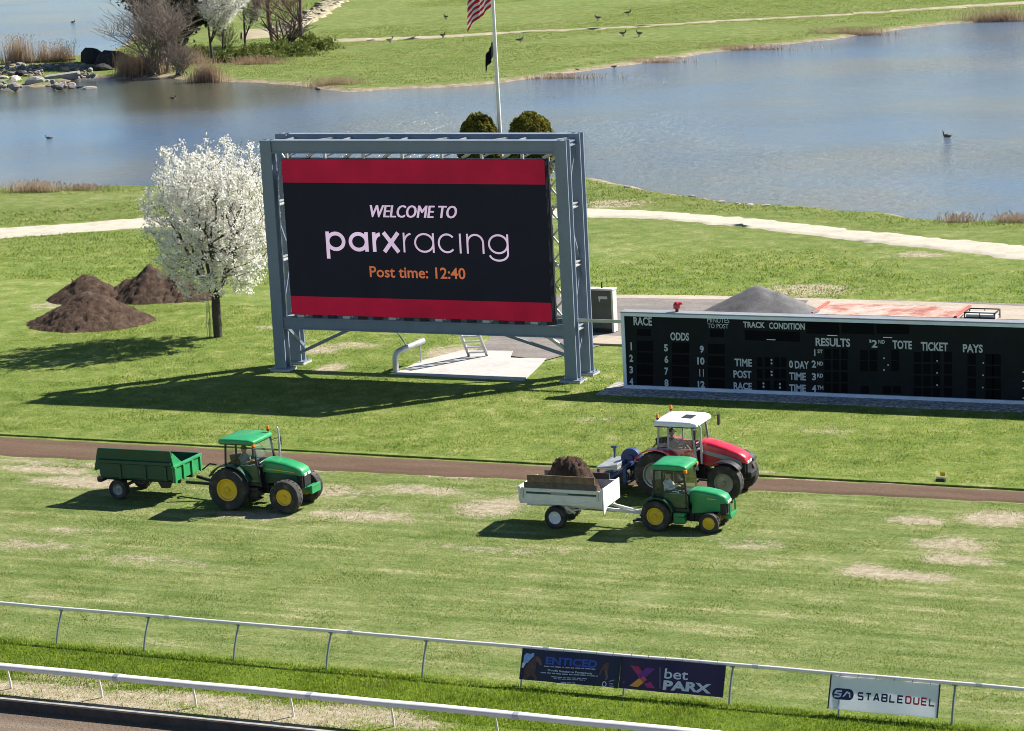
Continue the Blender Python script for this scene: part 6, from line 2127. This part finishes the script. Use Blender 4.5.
# stones along the far shore on the right
r = np.random.default_rng(5)
far = [(690, 52), (712, 50), (735, 47), (760, 44.5), (782, 41.5), (800, 40), (820, 38), (838, 35), (846, 33), (862, 31.5), (874, 29), (886, 28), (905, 26), (660, 58), (640, 61), (610, 66), (580, 70), (925, 25), (540, 77), (345, 89), (320, 88), (372, 87)]
for (x, y) in far:
    s_ = r.uniform(.12, .34)
    rock('small pale stone on the far pond shore', (x + r.uniform(-5, 5), y + r.uniform(-.8, .4)), s_ * r.uniform(1, 2.2), s_, s_ * .5, RKP[r.integers(3)], r.uniform(0, 3), -.12, (None, M['rockbrown'])[int(r.integers(2))], group='stones along the far shore')
near = [(692, 196), (704, 199), (722, 202), (738, 203.5), (750, 205), (766, 206), (627, 187)]
for (x, y) in near:
    s_ = r.uniform(.12, .26)
    rock('small dark stone on the near pond shore right of the board', (x, y), s_ * 1.6, s_, s_ * .6, RK[r.integers(6)], r.uniform(0, 3), .0, group='stones along the near shore')

# ------------------------------------------------------------------ geese and ducks
def bird(name, swim):
    V, E, R = [], [], []
    def add(p, q, par=None):
        V.append(p); R.append(q)
        if par is not None: E.append((par, len(V) - 1))
        return len(V) - 1
    z = .34 if not swim else .06
    b = add((0, 0, z), (.155, .15))
    c = add((.17, 0, z + .02), (.13, .125), b)
    d = add((.27, 0, z + .09), (.065, .06), c)
    e = add((.30, 0, z + .18), .046, d)
    f = add((.31, 0, z + .28), .044, e)
    h = add((.335, 0, z + .34), .055, f)
    add((.43, 0, z + .325), .020, h)
    t1 = add((-.20, 0, z + .02), (.115, .10), b)
    add((-.42, 0, z + .05), (.045, .02), t1)
    if not swim:
        for s in (-1, 1):
            k = add((.02, .07 * s, z - .16), .028, b)
            l = add((.03, .075 * s, .03), .015, k)
            add((.10, .08 * s, .012), (.03, .01), l)
    o = skinned(name, V, E, R, None, None, 2)
    me_ = o.data
    for mm in (mk('goose_brown', (.13, .095, .07), .8, 0, .35, 14), M['black'], mk('goose_white', (.55, .52, .48), .8, 0, .1, 12)): me_.materials.append(mm)
    for p in me_.polygons:
        c_ = p.center
        if c_.x > .25 and c_.z > z + .10: p.material_index = 2 if (abs(c_.y) > .025 and c_.x < .37 and z + .29 < c_.z < z + .36) else 1
        elif c_.x < -.32 and c_.z > z + .03: p.material_index = 1
        elif c_.z < z - .06 and c_.z > z - .15: p.material_index = 2
        elif c_.z < z - .16: p.material_index = 1
        elif c_.x > .16: p.material_index = 2 if c_.z < z + .02 else 0
    return o
G0 = bird('goose', False)
glab = [((446, 19.5), 2.6, 'goose on the far grass left of the striped flag'), ((390, 43), 1.0, 'goose beside the pale track, leftmost of the flock'), ((443, 38.2), -.4, 'goose standing on the pale track on the far bank'), ((520, 43), 0.4, 'goose on the far grass just right of the flagpole'),
        ((598, 20.5), 3.0, 'lone goose high on the far bank right of the flagpole'), ((623, 36.5), -.2, 'goose on the far grass, left one of the close pair'), ((639.5, 36.5), 2.8, 'goose on the far grass, right one of the close pair'), ((628, 15.5), .3, 'goose farthest away on the far bank, above the close pair')]
for i, (px, a, lb) in enumerate(glab):
    o_ = G0 if i == 0 else G0.copy()
    if i: COL.objects.link(o_)
    b = at(px[0], px[1], .15)
    o_.location = (b[0], b[1], .12); o_.rotation_euler = (0, 0, a); o_.scale = (1.15,) * 3
    tag(o_, lb, 'goose', 'geese on the far bank')
D0 = bird('swimming_bird', True)
for i, (px, a, s_, lb) in enumerate([((947, 137), math.pi - .4, 1.05, 'dark goose swimming alone on the right part of the pond'), ((49, 138.5), -2.6, .8, 'duck with a long wake on the left part of the pond'), ((173, 98.5), .3, .8, 'duck swimming near the bank trees'), ((73, 22.5), .2, .9, 'duck on the blue water beyond the causeway')]):
    o_ = D0 if i == 0 else D0.copy()
    if i: COL.objects.link(o_)
    b = at(px[0], px[1], WL)
    o_.location = (b[0], b[1], WL); o_.rotation_euler = (0, 0, a); o_.scale = (s_,) * 3
    tag(o_, lb, 'water bird', 'birds on the water')
